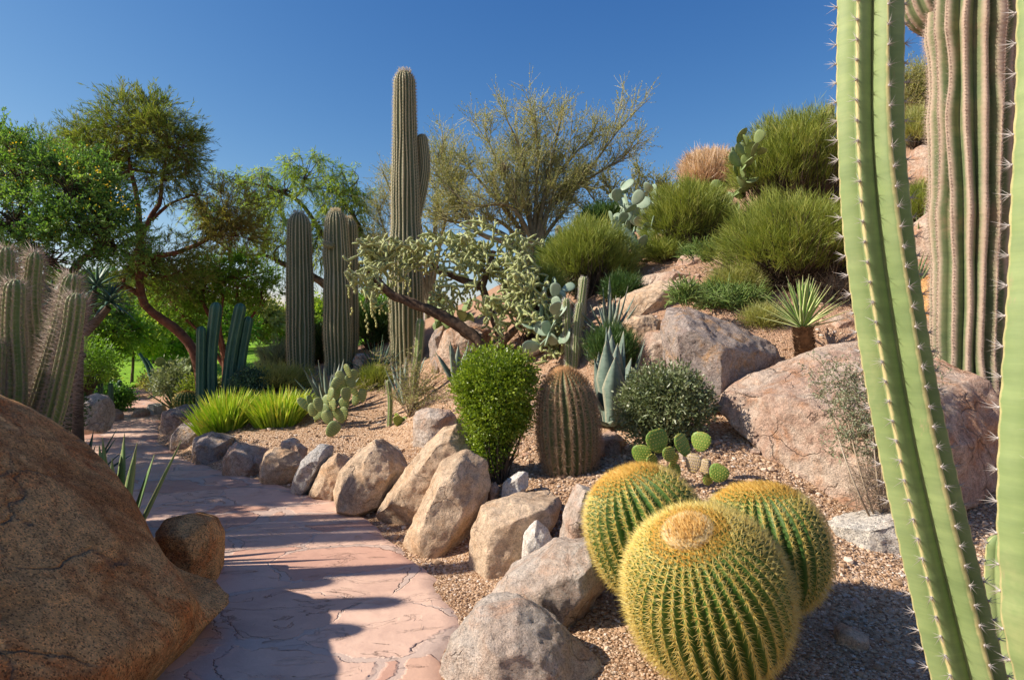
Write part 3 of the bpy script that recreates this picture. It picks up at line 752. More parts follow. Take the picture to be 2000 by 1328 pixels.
# boulders in the bed and on the hill
BG = 'boulders in the planting bed'
bed = [
 ('huge pink granite boulder under the green creeping shrub, right side', [(1392, 800, 4.9), (1400, 762, 5.0), (1470, 722, 5.2), (1600, 672, 5.3), (1700, 650, 5.3), (1830, 655, 5.2), (1915, 690, 4.9), (1985, 760, 4.7), (1990, 930, 4.5), (1740, 1000, 4.1), (1690, 1003, 4.0), (1600, 955, 4.2), (1480, 885, 4.6)],
  4.8, 'pink', 1.1, dict(front=[(1560, 800, 4.35), (1650, 830, 4.15), (1760, 850, 3.95), (1900, 800, 4.1), (1720, 985, 3.95), (1880, 960, 4.1), (1420, 822, 4.75)], voxel=0.026, amp=0.032, ridges=0.9, chips=14)),
 ('large angular mauve and orange boulder behind the leafy olive shrub', [(1290, 640), (1300, 596), (1345, 592), (1420, 625), (1500, 662), (1540, 695), (1500, 740), (1400, 830), (1340, 800), (1300, 730)],
  5.75, 'purple', 0.9, dict(front=[(1330, 640, 5.3), (1420, 680, 5.25), (1380, 800, 5.2), (1310, 720, 5.4)])),
 ('long smooth tan boulder lying on the hill above the blue agave', [(1185, 605), (1225, 572), (1290, 548), (1350, 540), (1372, 552), (1350, 590), (1280, 616), (1200, 625)], 7.4, 'tan', .8, {}),
 ('small rounded tan boulder between the long one and the mauve one', [(1212, 632), (1235, 615), (1275, 612), (1292, 625), (1285, 645), (1240, 655)], 6.7, 'tan', .4, {}),
 ('pinkish low boulder in the shade left of the big mauve boulder', [(1240, 690), (1262, 650), (1305, 640), (1320, 700), (1310, 760), (1250, 750)], 6.2, 'pink', .4, {}),
 ('reddish tan boulder under the cholla trunk, lit on its right', [(845, 700), (868, 640), (915, 625), (960, 640), (965, 690), (930, 715), (860, 720)], 8.4, 'pink', .6, {}),
 ('dark bluish boulder in shade left of the reddish one under the cholla', [(832, 690), (838, 650), (868, 632), (890, 660), (880, 710), (845, 716)], 8.7, 'purple', .4, {}),
 ('squarish grey boulder on the gravel left of the round green bush', [(806, 852), (806, 802), (830, 795), (880, 800), (895, 815), (890, 848), (860, 862), (820, 862)], 6.2, 'grey', .4, {}),
 ('flat pink stone on the ground right of the brown barrel cactus', [(1163, 875), (1170, 848), (1200, 840), (1225, 860), (1218, 885), (1180, 890)], 5.2, 'pink', .35, {}),
 ('small white boulder casting a short shadow above the flat block', [(978, 962), (985, 935), (1012, 920), (1034, 922), (1034, 945), (1010, 970), (990, 972)], 4.45, 'white', .14, {}),
 ('small pinkish stone left of the white boulder', [(953, 965), (954, 945), (968, 940), (976, 952), (970, 970), (958, 972)], 4.5, 'pink', .08, {}),
 ('pale speckled flat rock half buried left of the tall columnar cactus', [(1622, 1030), (1660, 1018), (1720, 1002), (1790, 1000), (1800, 1040), (1740, 1052), (1660, 1055)], 3.75, 'speckled', .35, {}),
 ('grey-white cobble on top of the blocky tan edging boulder', [(546, 872), (550, 858), (575, 853), (588, 862), (580, 880), (556, 880)], 6.6, 'grey', .14, {}),
 ('brown cobble leaning on the grey-white cobble', [(566, 880), (570, 868), (590, 864), (602, 874), (596, 888), (574, 888)], 6.45, 'pink', .12, {}),
 ('pale grey boulder in shade left of the path behind the agave', [(142, 800), (160, 775), (188, 766), (206, 778), (206, 830), (150, 832)], 7.9, 'grey', .5, {}),
 ('whitish pointed rock at the far bend of the path', [(284, 806), (290, 790), (302, 787), (316, 792), (318, 808)], 11.5, 'white', .4, {}),
 ('low pinkish rock left of the whitish pointed rock at the far bend', [(258, 812), (266, 800), (280, 798), (288, 806), (284, 816)], 11.2, 'pink', .35, {}),
 ('grey rock in shade across the path below the far trees', [(206, 824), (208, 802), (222, 797), (234, 808), (232, 826)], 10.6, 'purple', .3, {}),
 ('pinkish white boulder between two bright broom bushes on the hill', [(1382, 510), (1390, 492), (1420, 486), (1432, 505), (1424, 540), (1396, 545)], 8.2, 'tan', .4, {}),
 ('tan rock outcrop on the skyline behind the dry grass', [(1400, 335), (1430, 305), (1475, 292), (1520, 290), (1540, 330), (1480, 370), (1410, 365)], 12.2, 'tan', .9, {}),
 ('small dark stone in the shadow right of the front golden barrel', [(1655, 1195), (1662, 1172), (1682, 1168), (1690, 1185), (1684, 1202)], 3.2, 'grey', .08, {}),
 ('dusty lumpy stone in the shadow nearest the columnar cactus foot', [(1632, 1262), (1640, 1232), (1670, 1218), (1698, 1232), (1696, 1262), (1660, 1275)], 2.95, 'tan', .14, {}),
 ('mauve stone in shade at the foot of the single saguaro pair', [(686, 700), (692, 690), (712, 690), (724, 700), (716, 712), (692, 712)], 10.2, 'grey', .4, {}),
 ('blocky pinkish rock on the slope behind the ribbed saguaro, lower', [(1782, 470), (1790, 430), (1830, 400), (1850, 470), (1830, 520), (1790, 520)], 7.6, 'pink', .5, {}),
 ('jagged rose rock on the slope behind the ribbed saguaro, upper', [(1775, 330), (1790, 285), (1830, 275), (1850, 320), (1830, 370), (1785, 370)], 9.4, 'pink', .7, {}),
 ('reddish rock face at the right edge behind the ribbed saguaro', [(1955, 330), (1965, 240), (2020, 200), (2080, 260), (2060, 420), (1970, 430)], 8.0, 'pink', .9, {}),
 ('tan rock poking out below the wide broom bush', [(1440, 640), (1452, 618), (1490, 612), (1515, 630), (1505, 655), (1460, 655)], 6.9, 'tan', .3, {}),
 ('weathered pink rock under the mid-sized broom bush', [(1318, 520), (1330, 498), (1368, 494), (1384, 512), (1370, 532), (1330, 535)], 8.3, 'pink', .35, {}),
 ('half buried tan rock left of the long smooth boulder on the slope', [(1150, 620), (1160, 598), (1196, 590), (1215, 606), (1205, 628), (1165, 632)], 7.7, 'tan', .4, {}),
 ('low reddish ledge rock across the bare slope above the long boulder', [(1262, 548), (1275, 532), (1330, 526), (1372, 536), (1360, 552), (1290, 556)], 7.9, 'pink', .5, {}),
 ('rust coloured rock behind the yucca trunk', [(1600, 650), (1612, 622), (1650, 614), (1680, 630), (1676, 668), (1620, 672)], 6.4, 'pink', .4, {}),
 ('tan rock beneath the crest broom bush, right of the pencil stems', [(1462, 455), (1472, 432), (1502, 426), (1520, 444), (1508, 466), (1474, 468)], 8.9, 'tan', .4, {}),
 ('brown rock at the foot of the bluish hill prickly pear', [(1246, 560), (1256, 538), (1290, 532), (1305, 548), (1296, 566), (1262, 568)], 8.0, 'pink', .35, {}),
 ('dark brown rock wall in shade below the ribbed saguaro', [(1780, 640), (1790, 560), (1830, 520), (1860, 600), (1850, 690), (1790, 690)], 6.3, 'orange', .5, {}),
]
# loose stones washed over the slope
def slope_stones():
    m = M['pink']; g = Geo(); N = 1400
    D = 4.6 + 8.0 * rng.random(N); px = 1000 + 900 * rng.random(N); X = (px - 1000) / F * D
    cl = fbm(np.stack([X * .9, D * .9, D * 0], -1), 3, 77) > 0.0
    X, D = X[cl], D[cl]; S = .012 + .035 * rng.random(len(X)) ** 2.5
    stones(g, np.stack([X, D, H(X, D) + S * .15], -1), S)
    tag(g.build('loose_stones', m, smooth=False), label='loose reddish stones washed over the hillside soil', kind='stuff', cat='stones')
slope_stones()
for k, (lb, sil, D, mt, th, kw) in enumerate(bed):
    kw = dict(kw); kw.setdefault('amp', 0.038); kw.setdefault('ridges', .55); kw.setdefault('sm', 2); kw.setdefault('chips', 8)
    rock('boulder' if D < 5 or th > .3 else 'rock', lb, sil, D, mt, th, seed=60 + k, group=BG, **kw)
# ------------------------------------------------------------------ plant materials
L = {}
L['saguaro'] = cactus_mat('saguaro_flesh', (0.085, 0.11, 0.05), (0.13, 0.15, 0.07), (0.47, 0.42, 0.27), (0.45, 1.0), 3)
L['saguaro_old'] = cactus_mat('saguaro_old_flesh', (0.12, 0.165, 0.075), (0.20, 0.21, 0.105), (0.44, 0.33, 0.25), (0.45, 1.0), 3, rough=.8, scar=(0.20, 0.15, 0.10), blotch=(0.27, 0.20, 0.13))
L['cereus'] = cactus_mat('columnar_flesh', (0.175, 0.25, 0.095), (0.25, 0.325, 0.14), (0.55, 0.48, 0.23), (0.80, 1.12), 3, 0.6, blotch=(0.30, 0.335, 0.155), scar=(0.33, 0.29, 0.16))
L['teal'] = cactus_mat('blue_columnar_flesh', (0.025, 0.085, 0.06), (0.045, 0.13, 0.085), (0.13, 0.22, 0.14), (0.7, 1.0), 4)
L['torch'] = cactus_mat('torch_flesh', (0.14, 0.21, 0.06), (0.22, 0.28, 0.09), (0.42, 0.36, 0.22), (0.6, 1.0), 4)
L['gold'] = cactus_mat('golden_barrel_flesh', (0.035, 0.095, 0.012), (0.07, 0.145, 0.022), (0.46, 0.36, 0.09), (0.88, 1.05), 5)
L['brownbarrel'] = cactus_mat('brown_barrel_flesh', (0.07, 0.10, 0.03), (0.11, 0.13, 0.05), (0.36, 0.24, 0.13), (0.5, 1.0), 6)
L['agave'] = cactus_mat('agave_blue', (0.09, 0.14, 0.115), (0.19, 0.25, 0.21), (0.38, 0.36, 0.26), (0.75, 1.0), 7, 0.55, scar=(0.30, 0.27, 0.20))
L['agave_green'] = cactus_mat('agave_green', (0.12, 0.21, 0.07), (0.20, 0.29, 0.12), (0.36, 0.36, 0.16), (0.8, 1.0), 4, 0.5)
L['yucca'] = cactus_mat('yucca_variegated', (0.14, 0.26, 0.05), (0.21, 0.34, 0.08), (0.72, 0.72, 0.36), (0.6, 0.85), 4, 0.5)
L['dagger'] = cactus_mat('tree_aloe_leaf', (0.03, 0.085, 0.055), (0.06, 0.13, 0.08), (0.14, 0.2, 0.1), (0.8, 1.0), 4, 0.5)
L['pad'] = cactus_mat('prickly_pad', (0.17, 0.24, 0.085), (0.26, 0.33, 0.13), (0.50, 0.47, 0.22), (0.5, 1.0), 6, 0.5)
L['pad_blue'] = cactus_mat('prickly_pad_blue', (0.20, 0.29, 0.20), (0.31, 0.39, 0.28), (0.46, 0.46, 0.30), (0.5, 1.0), 6, 0.5)
L['pad_green'] = cactus_mat('prickly_pad_green', (0.12, 0.22, 0.03), (0.21, 0.31, 0.06), (0.52, 0.48, 0.18), (0.5, 1.0), 8, 0.45)
L['pad_dry'] = cactus_mat('prickly_pad_dry', (0.34, 0.25, 0.18), (0.44, 0.35, 0.24), (0.62, 0.5, 0.36), (0.5, 1.0), 8, 0.6)
L['bark'] = plain_mat('bark_dark', (0.055, 0.038, 0.026), (0.13, 0.095, 0.065), 9, 0.9, 0.8, 0.02)
L['bark_red'] = plain_mat('bark_red', (0.09, 0.035, 0.022), (0.24, 0.105, 0.06), 8, 0.9, 0.8, 0.02)
L['bark_grey'] = plain_mat('bark_olive', (0.13, 0.12, 0.07), (0.26, 0.23, 0.14), 8, 0.9, 0.6, 0.015)
L['bark_cholla'] = plain_mat('cholla_bark', (0.05, 0.032, 0.022), (0.19, 0.12, 0.075), 14, 0.95, 1.0, 0.03)
L['twig'] = leaf_mat('twig_green', [(0.273, 0.312, 0.117), (0.488, 0.488, 0.234), (0.624, 0.566, 0.332)], 0.1)
L['drytwig'] = leaf_mat('dry_twig', [(0.20, 0.14, 0.09), (0.36, 0.27, 0.18), (0.46, 0.38, 0.28)], 0.1)
L['f_dark'] = leaf_mat('foliage_dark', [(0.032, 0.097, 0.028), (0.083, 0.208, 0.038), (0.166, 0.33, 0.055)], 0.35)
L['f_senna'] = leaf_mat('foliage_senna', [(0.049, 0.145, 0.073), (0.11, 0.244, 0.061), (0.218, 0.389, 0.073), (0.341, 0.51, 0.121)], 0.35)
L['f_olive'] = leaf_mat('foliage_olive', [(0.07, 0.125, 0.025), (0.14, 0.205, 0.04), (0.23, 0.29, 0.06), (0.32, 0.33, 0.08)], 0.4)
L['f_bronze'] = leaf_mat('foliage_bronze', [(0.14, 0.14, 0.03), (0.22, 0.21, 0.045), (0.32, 0.28, 0.07)], 0.4)
L['f_lime'] = leaf_mat('foliage_lime', [(0.11, 0.20, 0.03), (0.20, 0.32, 0.04), (0.32, 0.44, 0.07), (0.42, 0.48, 0.10)], 0.5)
L['f_mid'] = leaf_mat('foliage_mid', [(0.075, 0.169, 0.022), (0.15, 0.3, 0.037), (0.263, 0.45, 0.056)], 0.45)
L['f_palo'] = leaf_mat('foliage_palo', [(0.19, 0.22, 0.06), (0.30, 0.33, 0.10), (0.42, 0.42, 0.15), (0.50, 0.46, 0.22)], 0.35)
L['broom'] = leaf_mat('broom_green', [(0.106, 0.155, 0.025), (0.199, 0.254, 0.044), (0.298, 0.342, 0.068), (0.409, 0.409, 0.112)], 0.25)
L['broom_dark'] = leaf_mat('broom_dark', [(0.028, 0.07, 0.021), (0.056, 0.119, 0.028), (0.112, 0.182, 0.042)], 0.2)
L['box'] = leaf_mat('bush_bright', [(0.077, 0.143, 0.011), (0.154, 0.242, 0.017), (0.264, 0.363, 0.028), (0.374, 0.462, 0.055)], 0.3, 0.4, 0.5)
L['oliveleaf'] = leaf_mat('jojoba_leaf', [(0.08, 0.11, 0.04), (0.14, 0.18, 0.07), (0.20, 0.24, 0.11), (0.36, 0.37, 0.24)], 0.15, 0.4, 0.5)
L['aloe'] = leaf_mat('aloe_lime', [(0.242, 0.379, 0.03), (0.409, 0.575, 0.046), (0.575, 0.71, 0.076), (0.756, 0.726, 0.151)], 0.3, 0.45, 0.4)
L['grey_leaf'] = leaf_mat('creeper_grey', [(0.17, 0.22, 0.11), (0.27, 0.32, 0.19), (0.36, 0.38, 0.26)], 0.25)
L['bluebush'] = leaf_mat('bush_teal', [(0.02, 0.06, 0.045), (0.05, 0.11, 0.08), (0.09, 0.17, 0.12)], 0.2)
L['pencil'] = leaf_mat('pencil_green', [(0.12, 0.21, 0.04), (0.20, 0.30, 0.07), (0.28, 0.36, 0.12)], 0.15)
L['straw'] = leaf_mat('straw', [(0.60, 0.42, 0.24), (0.76, 0.58, 0.40), (0.84, 0.70, 0.56)], 0.08)
L['flower'] = leaf_mat('flower_yellow', [(0.75, 0.50, 0.02), (0.85, 0.62, 0.05)], 0.3)
L['sp_gold'] = leaf_mat('spine_gold', [(0.71, 0.527, 0.114), (0.87, 0.687, 0.206), (0.9, 0.801, 0.367)], 0.25, 0.4, 0.4)
L['sp_goldtip'] = leaf_mat('spine_orange', [(0.62, 0.30, 0.04), (0.74, 0.46, 0.08), (0.80, 0.60, 0.16)], 0.25, 0.4, 0.4)
L['sp_brown'] = leaf_mat('spine_brown', [(0.30, 0.17, 0.10), (0.50, 0.32, 0.20), (0.62, 0.48, 0.33)], 0.1, 0.5, 0.3)
L['sp_rust'] = leaf_mat('spine_rust', [(0.40, 0.20, 0.08), (0.52, 0.29, 0.12)], 0.1, 0.5, 0.3)
L['sp_white'] = leaf_mat('spine_white', [(0.58, 0.52, 0.46), (0.72, 0.68, 0.62)], 0.2, 0.4, 0.4)
L['sp_grey'] = leaf_mat('spine_grey', [(0.30, 0.27, 0.26), (0.52, 0.48, 0.46)], 0.05, 0.45, 0.4)
L['sp_pink'] = leaf_mat('spine_pinkgrey', [(0.46, 0.34, 0.28), (0.62, 0.50, 0.42)], 0.2, 0.45, 0.3)
L['sp_tan'] = leaf_mat('spine_tan', [(0.46, 0.36, 0.20), (0.62, 0.52, 0.34)], 0.2, 0.5, 0.3)
L['wool'] = leaf_mat('crown_wool', [(0.66, 0.44, 0.16), (0.84, 0.68, 0.42), (0.88, 0.78, 0.58)], 0.3, 0.9, 0.1)
L['wool_brown'] = leaf_mat('crown_dry_flowers', [(0.34, 0.16, 0.04), (0.60, 0.34, 0.10), (0.72, 0.50, 0.20)], 0.1, 0.9, 0.1)
L['cholla'] = cactus_mat('cholla_joint', (0.26, 0.31, 0.11), (0.38, 0.42, 0.16), (0.72, 0.66, 0.36), (0.4, 1.0), 9)
L['cholla_fruit'] = cactus_mat('cholla_fruit', (0.36, 0.38, 0.12), (0.48, 0.45, 0.17), (0.62, 0.56, 0.3), (0.4, 1.0), 9)
L['scale'] = plain_mat('old_leaf_bases', (0.16, 0.09, 0.05), (0.36, 0.22, 0.12), 20, 0.9, 0.5, 0.01)

# ------------------------------------------------------------------ cacti
def ribbed(g, ctrl, R, nr, depth, step=0.04, n=60, seg=8, pw=1.0, wob=0.03, seed=1, dome=1.0, base_narrow=0.0, tw=0.0, wave=0.0, waven=0.05, rot0=0.0, m=0, crest_pw=2.5):
    """ribbed column; returns areole positions, outward normals and axis directions"""
    ctrl = np.asarray(ctrl, float)
    Pt = catmull(ctrl[:, :3], n)
    Ln = np.r_[0, np.cumsum(np.linalg.norm(np.diff(Pt, axis=0), axis=1))]
    tot = Ln[-1]
    # refine the top
    Rf = (lambda s: np.interp(s / tot, np.linspace(0, 1, len(R)), R)) if np.ndim(R) else (lambda s: np.full_like(s, float(R)))
    rt = float(Rf(np.array([tot]))[0])
    dh = min(rt * dome, tot * 0.45)
    s = np.r_[np.linspace(0, tot - dh, n), tot - dh + dh * np.sin(np.linspace(0, 1, 14)[1:] * math.pi / 2)]
    Q = np.stack([np.interp(s, Ln, Pt[:, k]) for k in range(3)], -1)
    rad = Rf(s)
    u = np.clip((s - (tot - dh)) / dh, 0, 1)
    rad = rad * np.sqrt(np.maximum(1 - u ** 2, 0.0004))
    rad = rad * (1 + wob * fbm(np.stack([s * 2.5, s * 0 + seed, s * 0], -1), 3, seed))
    if base_narrow: rad = rad * (1 - base_narrow * np.exp(-s / (rt * 1.5)))
    k = nr * seg
    T, N, B = frames(Q)
    th = np.linspace(0, 2 * math.pi, k, endpoint=False)
    ph = (np.abs(np.cos(nr * th / 2)))          # 1 on crest, 0 in the groove
    if pw == 'tri':      # flat faced star section with narrow rounded crests
        tri = 1 - np.arccos(np.clip(ph, 0, 1)) / (math.pi / 2)
        shape = 1 - depth * (1 - np.minimum(tri * 1.06, 1) ** 0.92)
    else:
        shape = 1 - depth * (1 - ph ** pw)
    ang = th[None, :] + rot0 + tw * s[:, None] + 0.05 * wob / 0.03 * fbm(np.stack([s[:, None] * 1.3 + 0 * th, np.round(nr * th / 6.2832)[None] * 7.1 + 0 * s[:, None], s[:, None] * 0 + 0 * th + seed], -1), 2, seed + 3)
    prof = shape[None] * (1 + (0 if not wave else wave * np.sin(s / waven * 2 * math.pi)[:, None] * ph[None] ** 2))
    RR = rad[:, None] * prof
    V = Q[:, None] + RR[..., None] * (np.cos(ang)[..., None] * N[:, None] + np.sin(ang)[..., None] * B[:, None])
    m_, kk = len(Q), k
    i, j = np.meshgrid(np.arange(m_ - 1), np.arange(kk), indexing='ij'); j2 = (j + 1) % kk
    f = np.stack([i * kk + j, i * kk + j2, (i + 1) * kk + j2, (i + 1) * kk + j], -1).reshape(-1, 4)
    g.add(V.reshape(-1, 3), f, c=np.tile(ph ** crest_pw, m_), m=m)
    # areoles
    A = []; NN = []; TT = []
    ci = (np.round(np.arange(nr) * seg * 1.0).astype(int)) % k   # crest where cos(nr*th/2)=+-1 -> th = 2*pi*i/nr
    arc = np.r_[0, np.cumsum(np.sqrt(np.diff(s) ** 2 + np.diff(rad) ** 2))]
    na = max(int(arc[-1] / step), 2)
    for q, c in enumerate(ci):
        sa = (np.arange(na) + 0.5 * (q % 2)) * step
        sa = sa[sa < arc[-1] * 0.995]
        pos = np.stack([np.interp(sa, arc, V[:, c, kx]) for kx in range(3)], -1)
        cen = np.stack([np.interp(sa, arc, Q[:, kx]) for kx in range(3)], -1)
        tt = np.stack([np.interp(sa, arc, T[:, kx]) for kx in range(3)], -1)
        # slope normal
        dr = np.interp(sa, arc, np.gradient(rad, arc)); ds = np.interp(sa, arc, np.gradient(s, arc))
        out = norm(pos - cen); nn = norm(out * ds[:, None] - tt * dr[:, None])
        A.append(pos); NN.append(nn); TT.append(tt)
    return np.concatenate(A), np.concatenate(NN), norm(np.concatenate(TT)), (Q[-1], T[-1])

def spines(g, A, N, T, k, length, rad, spread=1.0, var=0.35, m=0, down=0.0, curve=0.0, keep=1.0, r=None):
    if keep < 1:
        q = rng.random(len(A)) < keep; A, N, T = A[q], N[q], T[q]
    n = len(A)
    A2 = np.repeat(A, k, 0); N2 = np.repeat(N, k, 0); T2 = np.repeat(T, k, 0); S2 = np.cross(N2, T2)
    a = np.tile(np.linspace(0, 2 * math.pi, k, endpoint=False), n) + rng.random(n * k) * 0.9
    d = N2 + spread * (np.cos(a)[:, None] * T2 + np.sin(a)[:, None] * S2) * (0.6 + 0.6 * rng.random((n * k, 1)))
    d[:, 2] -= down
    Ls = length * (1 - var + 2 * var * rng.random(n * k))
    if not curve:
        cones(g, A2, d, Ls, rad, m=m, r=r)
    else:
        d = norm(d); B1 = A2 + d * (Ls * 0.55)[:, None]
        sticks(g, A2, B1, rad, rad * 0.75, m=m, r=r)
        d2 = norm(d + np.array([0, 0, -curve]) - N2 * curve * 0.6)
        cones(g, B1, d2, Ls * 0.5, rad * 0.75, m=m, r=r)

def fuzz(g, A, N, T, n, length, rad, m=0, spread=0.8):
    spines(g, A, N, T, n, length, rad, spread, 0.5, m)

# ---- saguaros
SG = 'saguaro cacti'
def saguaro(px, D, top, R, label, lean=0.0, arms=(), nr=22, prof=None, seed=1, far=False, group=SG, mat='saguaro', base_py=None, mid=None):
    b = GP(px, D, 0.15)
    t = P(px + lean, top, D)
    root = thing('saguaro_cactus', b, label, 'cactus', group)
    ctrl = [b, b * .5 + t * .5 + (np.array(mid) if mid is not None else 0), t]
    g = Geo(); s = Geo()
    R_ = np.array(prof) * R if prof is not None else np.array([.86, .97, 1.0, 1.0, .98, .95, .93, .9, .88]) * R
    seg = 4 if far else 6
    A, N, T, tip = ribbed(g, ctrl, R_, nr, 0.16, step=0.05 if not far else .12, n=70 if not far else 20, seg=seg, pw=1.1, wob=0.03, seed=seed, dome=1.25)
    if not far:
        spines(s, A, N, T, 6, 0.035, 0.0019, 0.9, .4)
        cones(s, tip[0] + 0.4 * R * rdir(120) * [1, 1, .1], norm(rdir(120) * .7 + [0, 0, 1]), 0.05, 0.003)
    g.build('stem', L[mat], root)
    s.build('spines', L['sp_tan'], root)
    for k, (actrl, ar) in enumerate(arms):
        g = Geo(); s = Geo()
        A, N, T, tip = ribbed(g, actrl, ar, max(nr - 6, 10), 0.16, step=0.05, n=30, seg=5, seed=seed + k + 1, dome=1.1)
        spines(s, A, N, T, 5, 0.03, 0.0019, 0.9, .4)
        g.build('arm', L[mat], root); s.build('arm_spines', L['sp_tan'], root)
    return root

D = 9.8
saguaro(795, D, 139, 0.262, 'tallest saguaro, a green fluted column with one short arm high on its right side', lean=-5, seed=3,
        prof=[.95, .96, .98, 1.02, 1.0, .98, .90, .88, .86, .78, .73, .68, .64, .63],
        arms=[([P(812, 420, D + .12), P(824, 360, D + .12), P(828, 320, D + .12), P(823, 262, D + .12)], [.09, .1, .1, .09])])
saguaro(588, 10.4, 415, 0.222, 'single smooth saguaro column left of the pair, shorter than the tallest one', lean=-4, seed=11, nr=20,
        prof=[.95, 1, 1.02, 1.03, 1.0, .98, .97, .92, .86, .84])
saguaro(662, 10.2, 411, 0.205, 'lumpy saguaro with a small round bud on its left side near the top', lean=-6, seed=17, nr=20,
        prof=[.98, 1.03, 1.1, 1.13, 1.12, 1.1, 1.05, .95, 1.05, .98, .88, .80],
        arms=[([P(650, 478, 10.0), P(643, 480, 9.95), P(636, 476, 9.95), P(634, 471, 9.95)], [.045, .05, .05])])
saguaro(680, 10.55, 426, 0.17, 'slim saguaro half hidden behind the lumpy one', lean=0, seed=23, nr=18)
saguaro(1091, 15, 440, 0.10, 'small distant saguaro stub on the ridge behind the dark bushes', far=True, seed=31, nr=12, group='distant saguaros')
saguaro(1137, 7.5, 540, 0.052, 'slim grey fuzzy column cactus beside the tall broom bush', far=True, seed=37, nr=12, group='distant saguaros')

# saguaro on the skyline with a side arm
r_ = saguaro(1622, 14.5, 203, 0.09, 'tiny armed saguaro on the skyline left of the tall columnar cactus', far=True, seed=41, nr=12, group='distant saguaros',
        arms=[([P(1612, 236, 14.4), P(1610, 228, 14.4), P(1610, 222, 14.4)], [.07, .07])])

# great old saguaro at the right
def old_saguaro():
    D = 5.35
    b = GP(1890, D, 0.3); t = P(1894, -150, D)
    root = thing('saguaro_cactus', b, 'massive old saguaro with deep pale pleats and a curled arm at the top right corner', 'cactus', SG)
    g = Geo(); s = Geo()
    A, N, T, tip = ribbed(g, [b, b * .5 + t * .5 + [0.02, 0, 0], t], [.29, .295, .30, .305, .31, .315, .32, .325, .325, .325], 16, 0.30, step=0.026, n=220, seg=12, pw=0.75, wob=0.06, seed=5, wave=0.012, waven=0.045, rot0=0.1, crest_pw=1.7)
    fz = A[:, 1] < D + .2
    A, N, T = A[fz], N[fz], T[fz]
    spines(s, A, N, T, 9, 0.026, 0.0013, 1.3, .5)
    spines(s, A, N, T, 3, 0.045, 0.0013, 0.6, .5)
    g.build('stem', L['saguaro_old'], root); s.build('spines', L['sp_pink'], root)
    # a second pleat that splits low on the stem
    g = Geo(); s = Geo()
    A, N, T, tip = ribbed(g, [P(1880, 20, D + .25), P(1840, 34, D + .22), P(1808, -5, D + .2), P(1800, -150, D + .2)], [.16, .2, .21, .21], 15, 0.16, step=0.025, n=60, seg=8, pw=.9, seed=8, dome=1.2, base_narrow=.0, wave=.01, waven=.04, crest_pw=1.5)
    spines(s, A, N, T, 7, 0.02, 0.0012, 1.1, .5)
    g.build('arm', L['saguaro_old'], root); s.build('arm_spines', L['sp_pink'], root)
old_saguaro()

# ---- near smooth columnar cactus with wide ribs
def near_columnar():
    b = np.array([1.32, 1.62, 0.0]); b[2] = float(H(b[0], b[1]))
    root = thing('columnar_cactus', b, 'tall pale green columnar cactus with wide ribs and starry grey spines, nearest on the right', 'cactus')
    D = 1.62
    stems = [
        ([b - [0.09, 0, .1], P(1925, 1430, D), P(1893, 1328, D), P(1848, 1150, D), P(1817, 1020, D), P(1779, 850, D), P(1742, 650, D), P(1714, 450, D), P(1700, 250, D), P(1700, 0, D), P(1702, -120, D)],
         [.084, .087, .087, .085, .083, .080, .078, .078, .076, .075, .075], 6, 0.52, 0.09, .05),
        ([b + [0.12, -.3, -.1], P(2112, 1328, 1.3), P(2082, 1150, 1.3), P(2070, 950, 1.3), P(2080, 700, 1.3), P(2094, 450, 1.3), P(2102, 200, 1.3), P(2104, -120, 1.3)],
         [.102, .105, .108, .105, .102, .1, .098, .098], 6, 0.48, -0.1, .066),
        ([b + [-.02, .1, -.1], P(1962, 1330, 1.8), P(1957, 1200, 1.8), P(1950, 1120, 1.8), P(1952, 1045, 1.8)], [.075, .07, .058, .05, .035], 5, 0.4, 0.9, .05)]
    for k, (c, R, nr, dp, rot, st) in enumerate(stems):
        g = Geo(); s = Geo()
        A, N, T, tip = ribbed(g, c, R, nr, dp, step=st, n=170, seg=18, pw='tri', wob=0.05, seed=50 + k, dome=1.0, rot0=rot, wave=0.012, waven=st, crest_pw=9)
        A = A + N * 0.0005
        # central and radial spines in small stars
        spines(s, A, N, T, 8, 0.022, 0.0008, 1.2, .45)
        spines(s, A, N, T, 3, 0.031, 0.0009, 0.5, .3)
        # woolly areole pads
        w = Geo()
        w_n = len(A)
        V = ICO_V[None] * 0.0038 + A[:, None]
        w.add(V.reshape(-1, 3), ((np.arange(w_n) * 12)[:, None, None] + ICO_F[None]).reshape(-1, 3))
        st_ = g.build('stem', L['cereus'], root)
        [s.add(v_, f_) for v_, f_ in zip(w.v, w.f)]; s.build('spines', L['sp_grey'], st_); 
near_columnar()

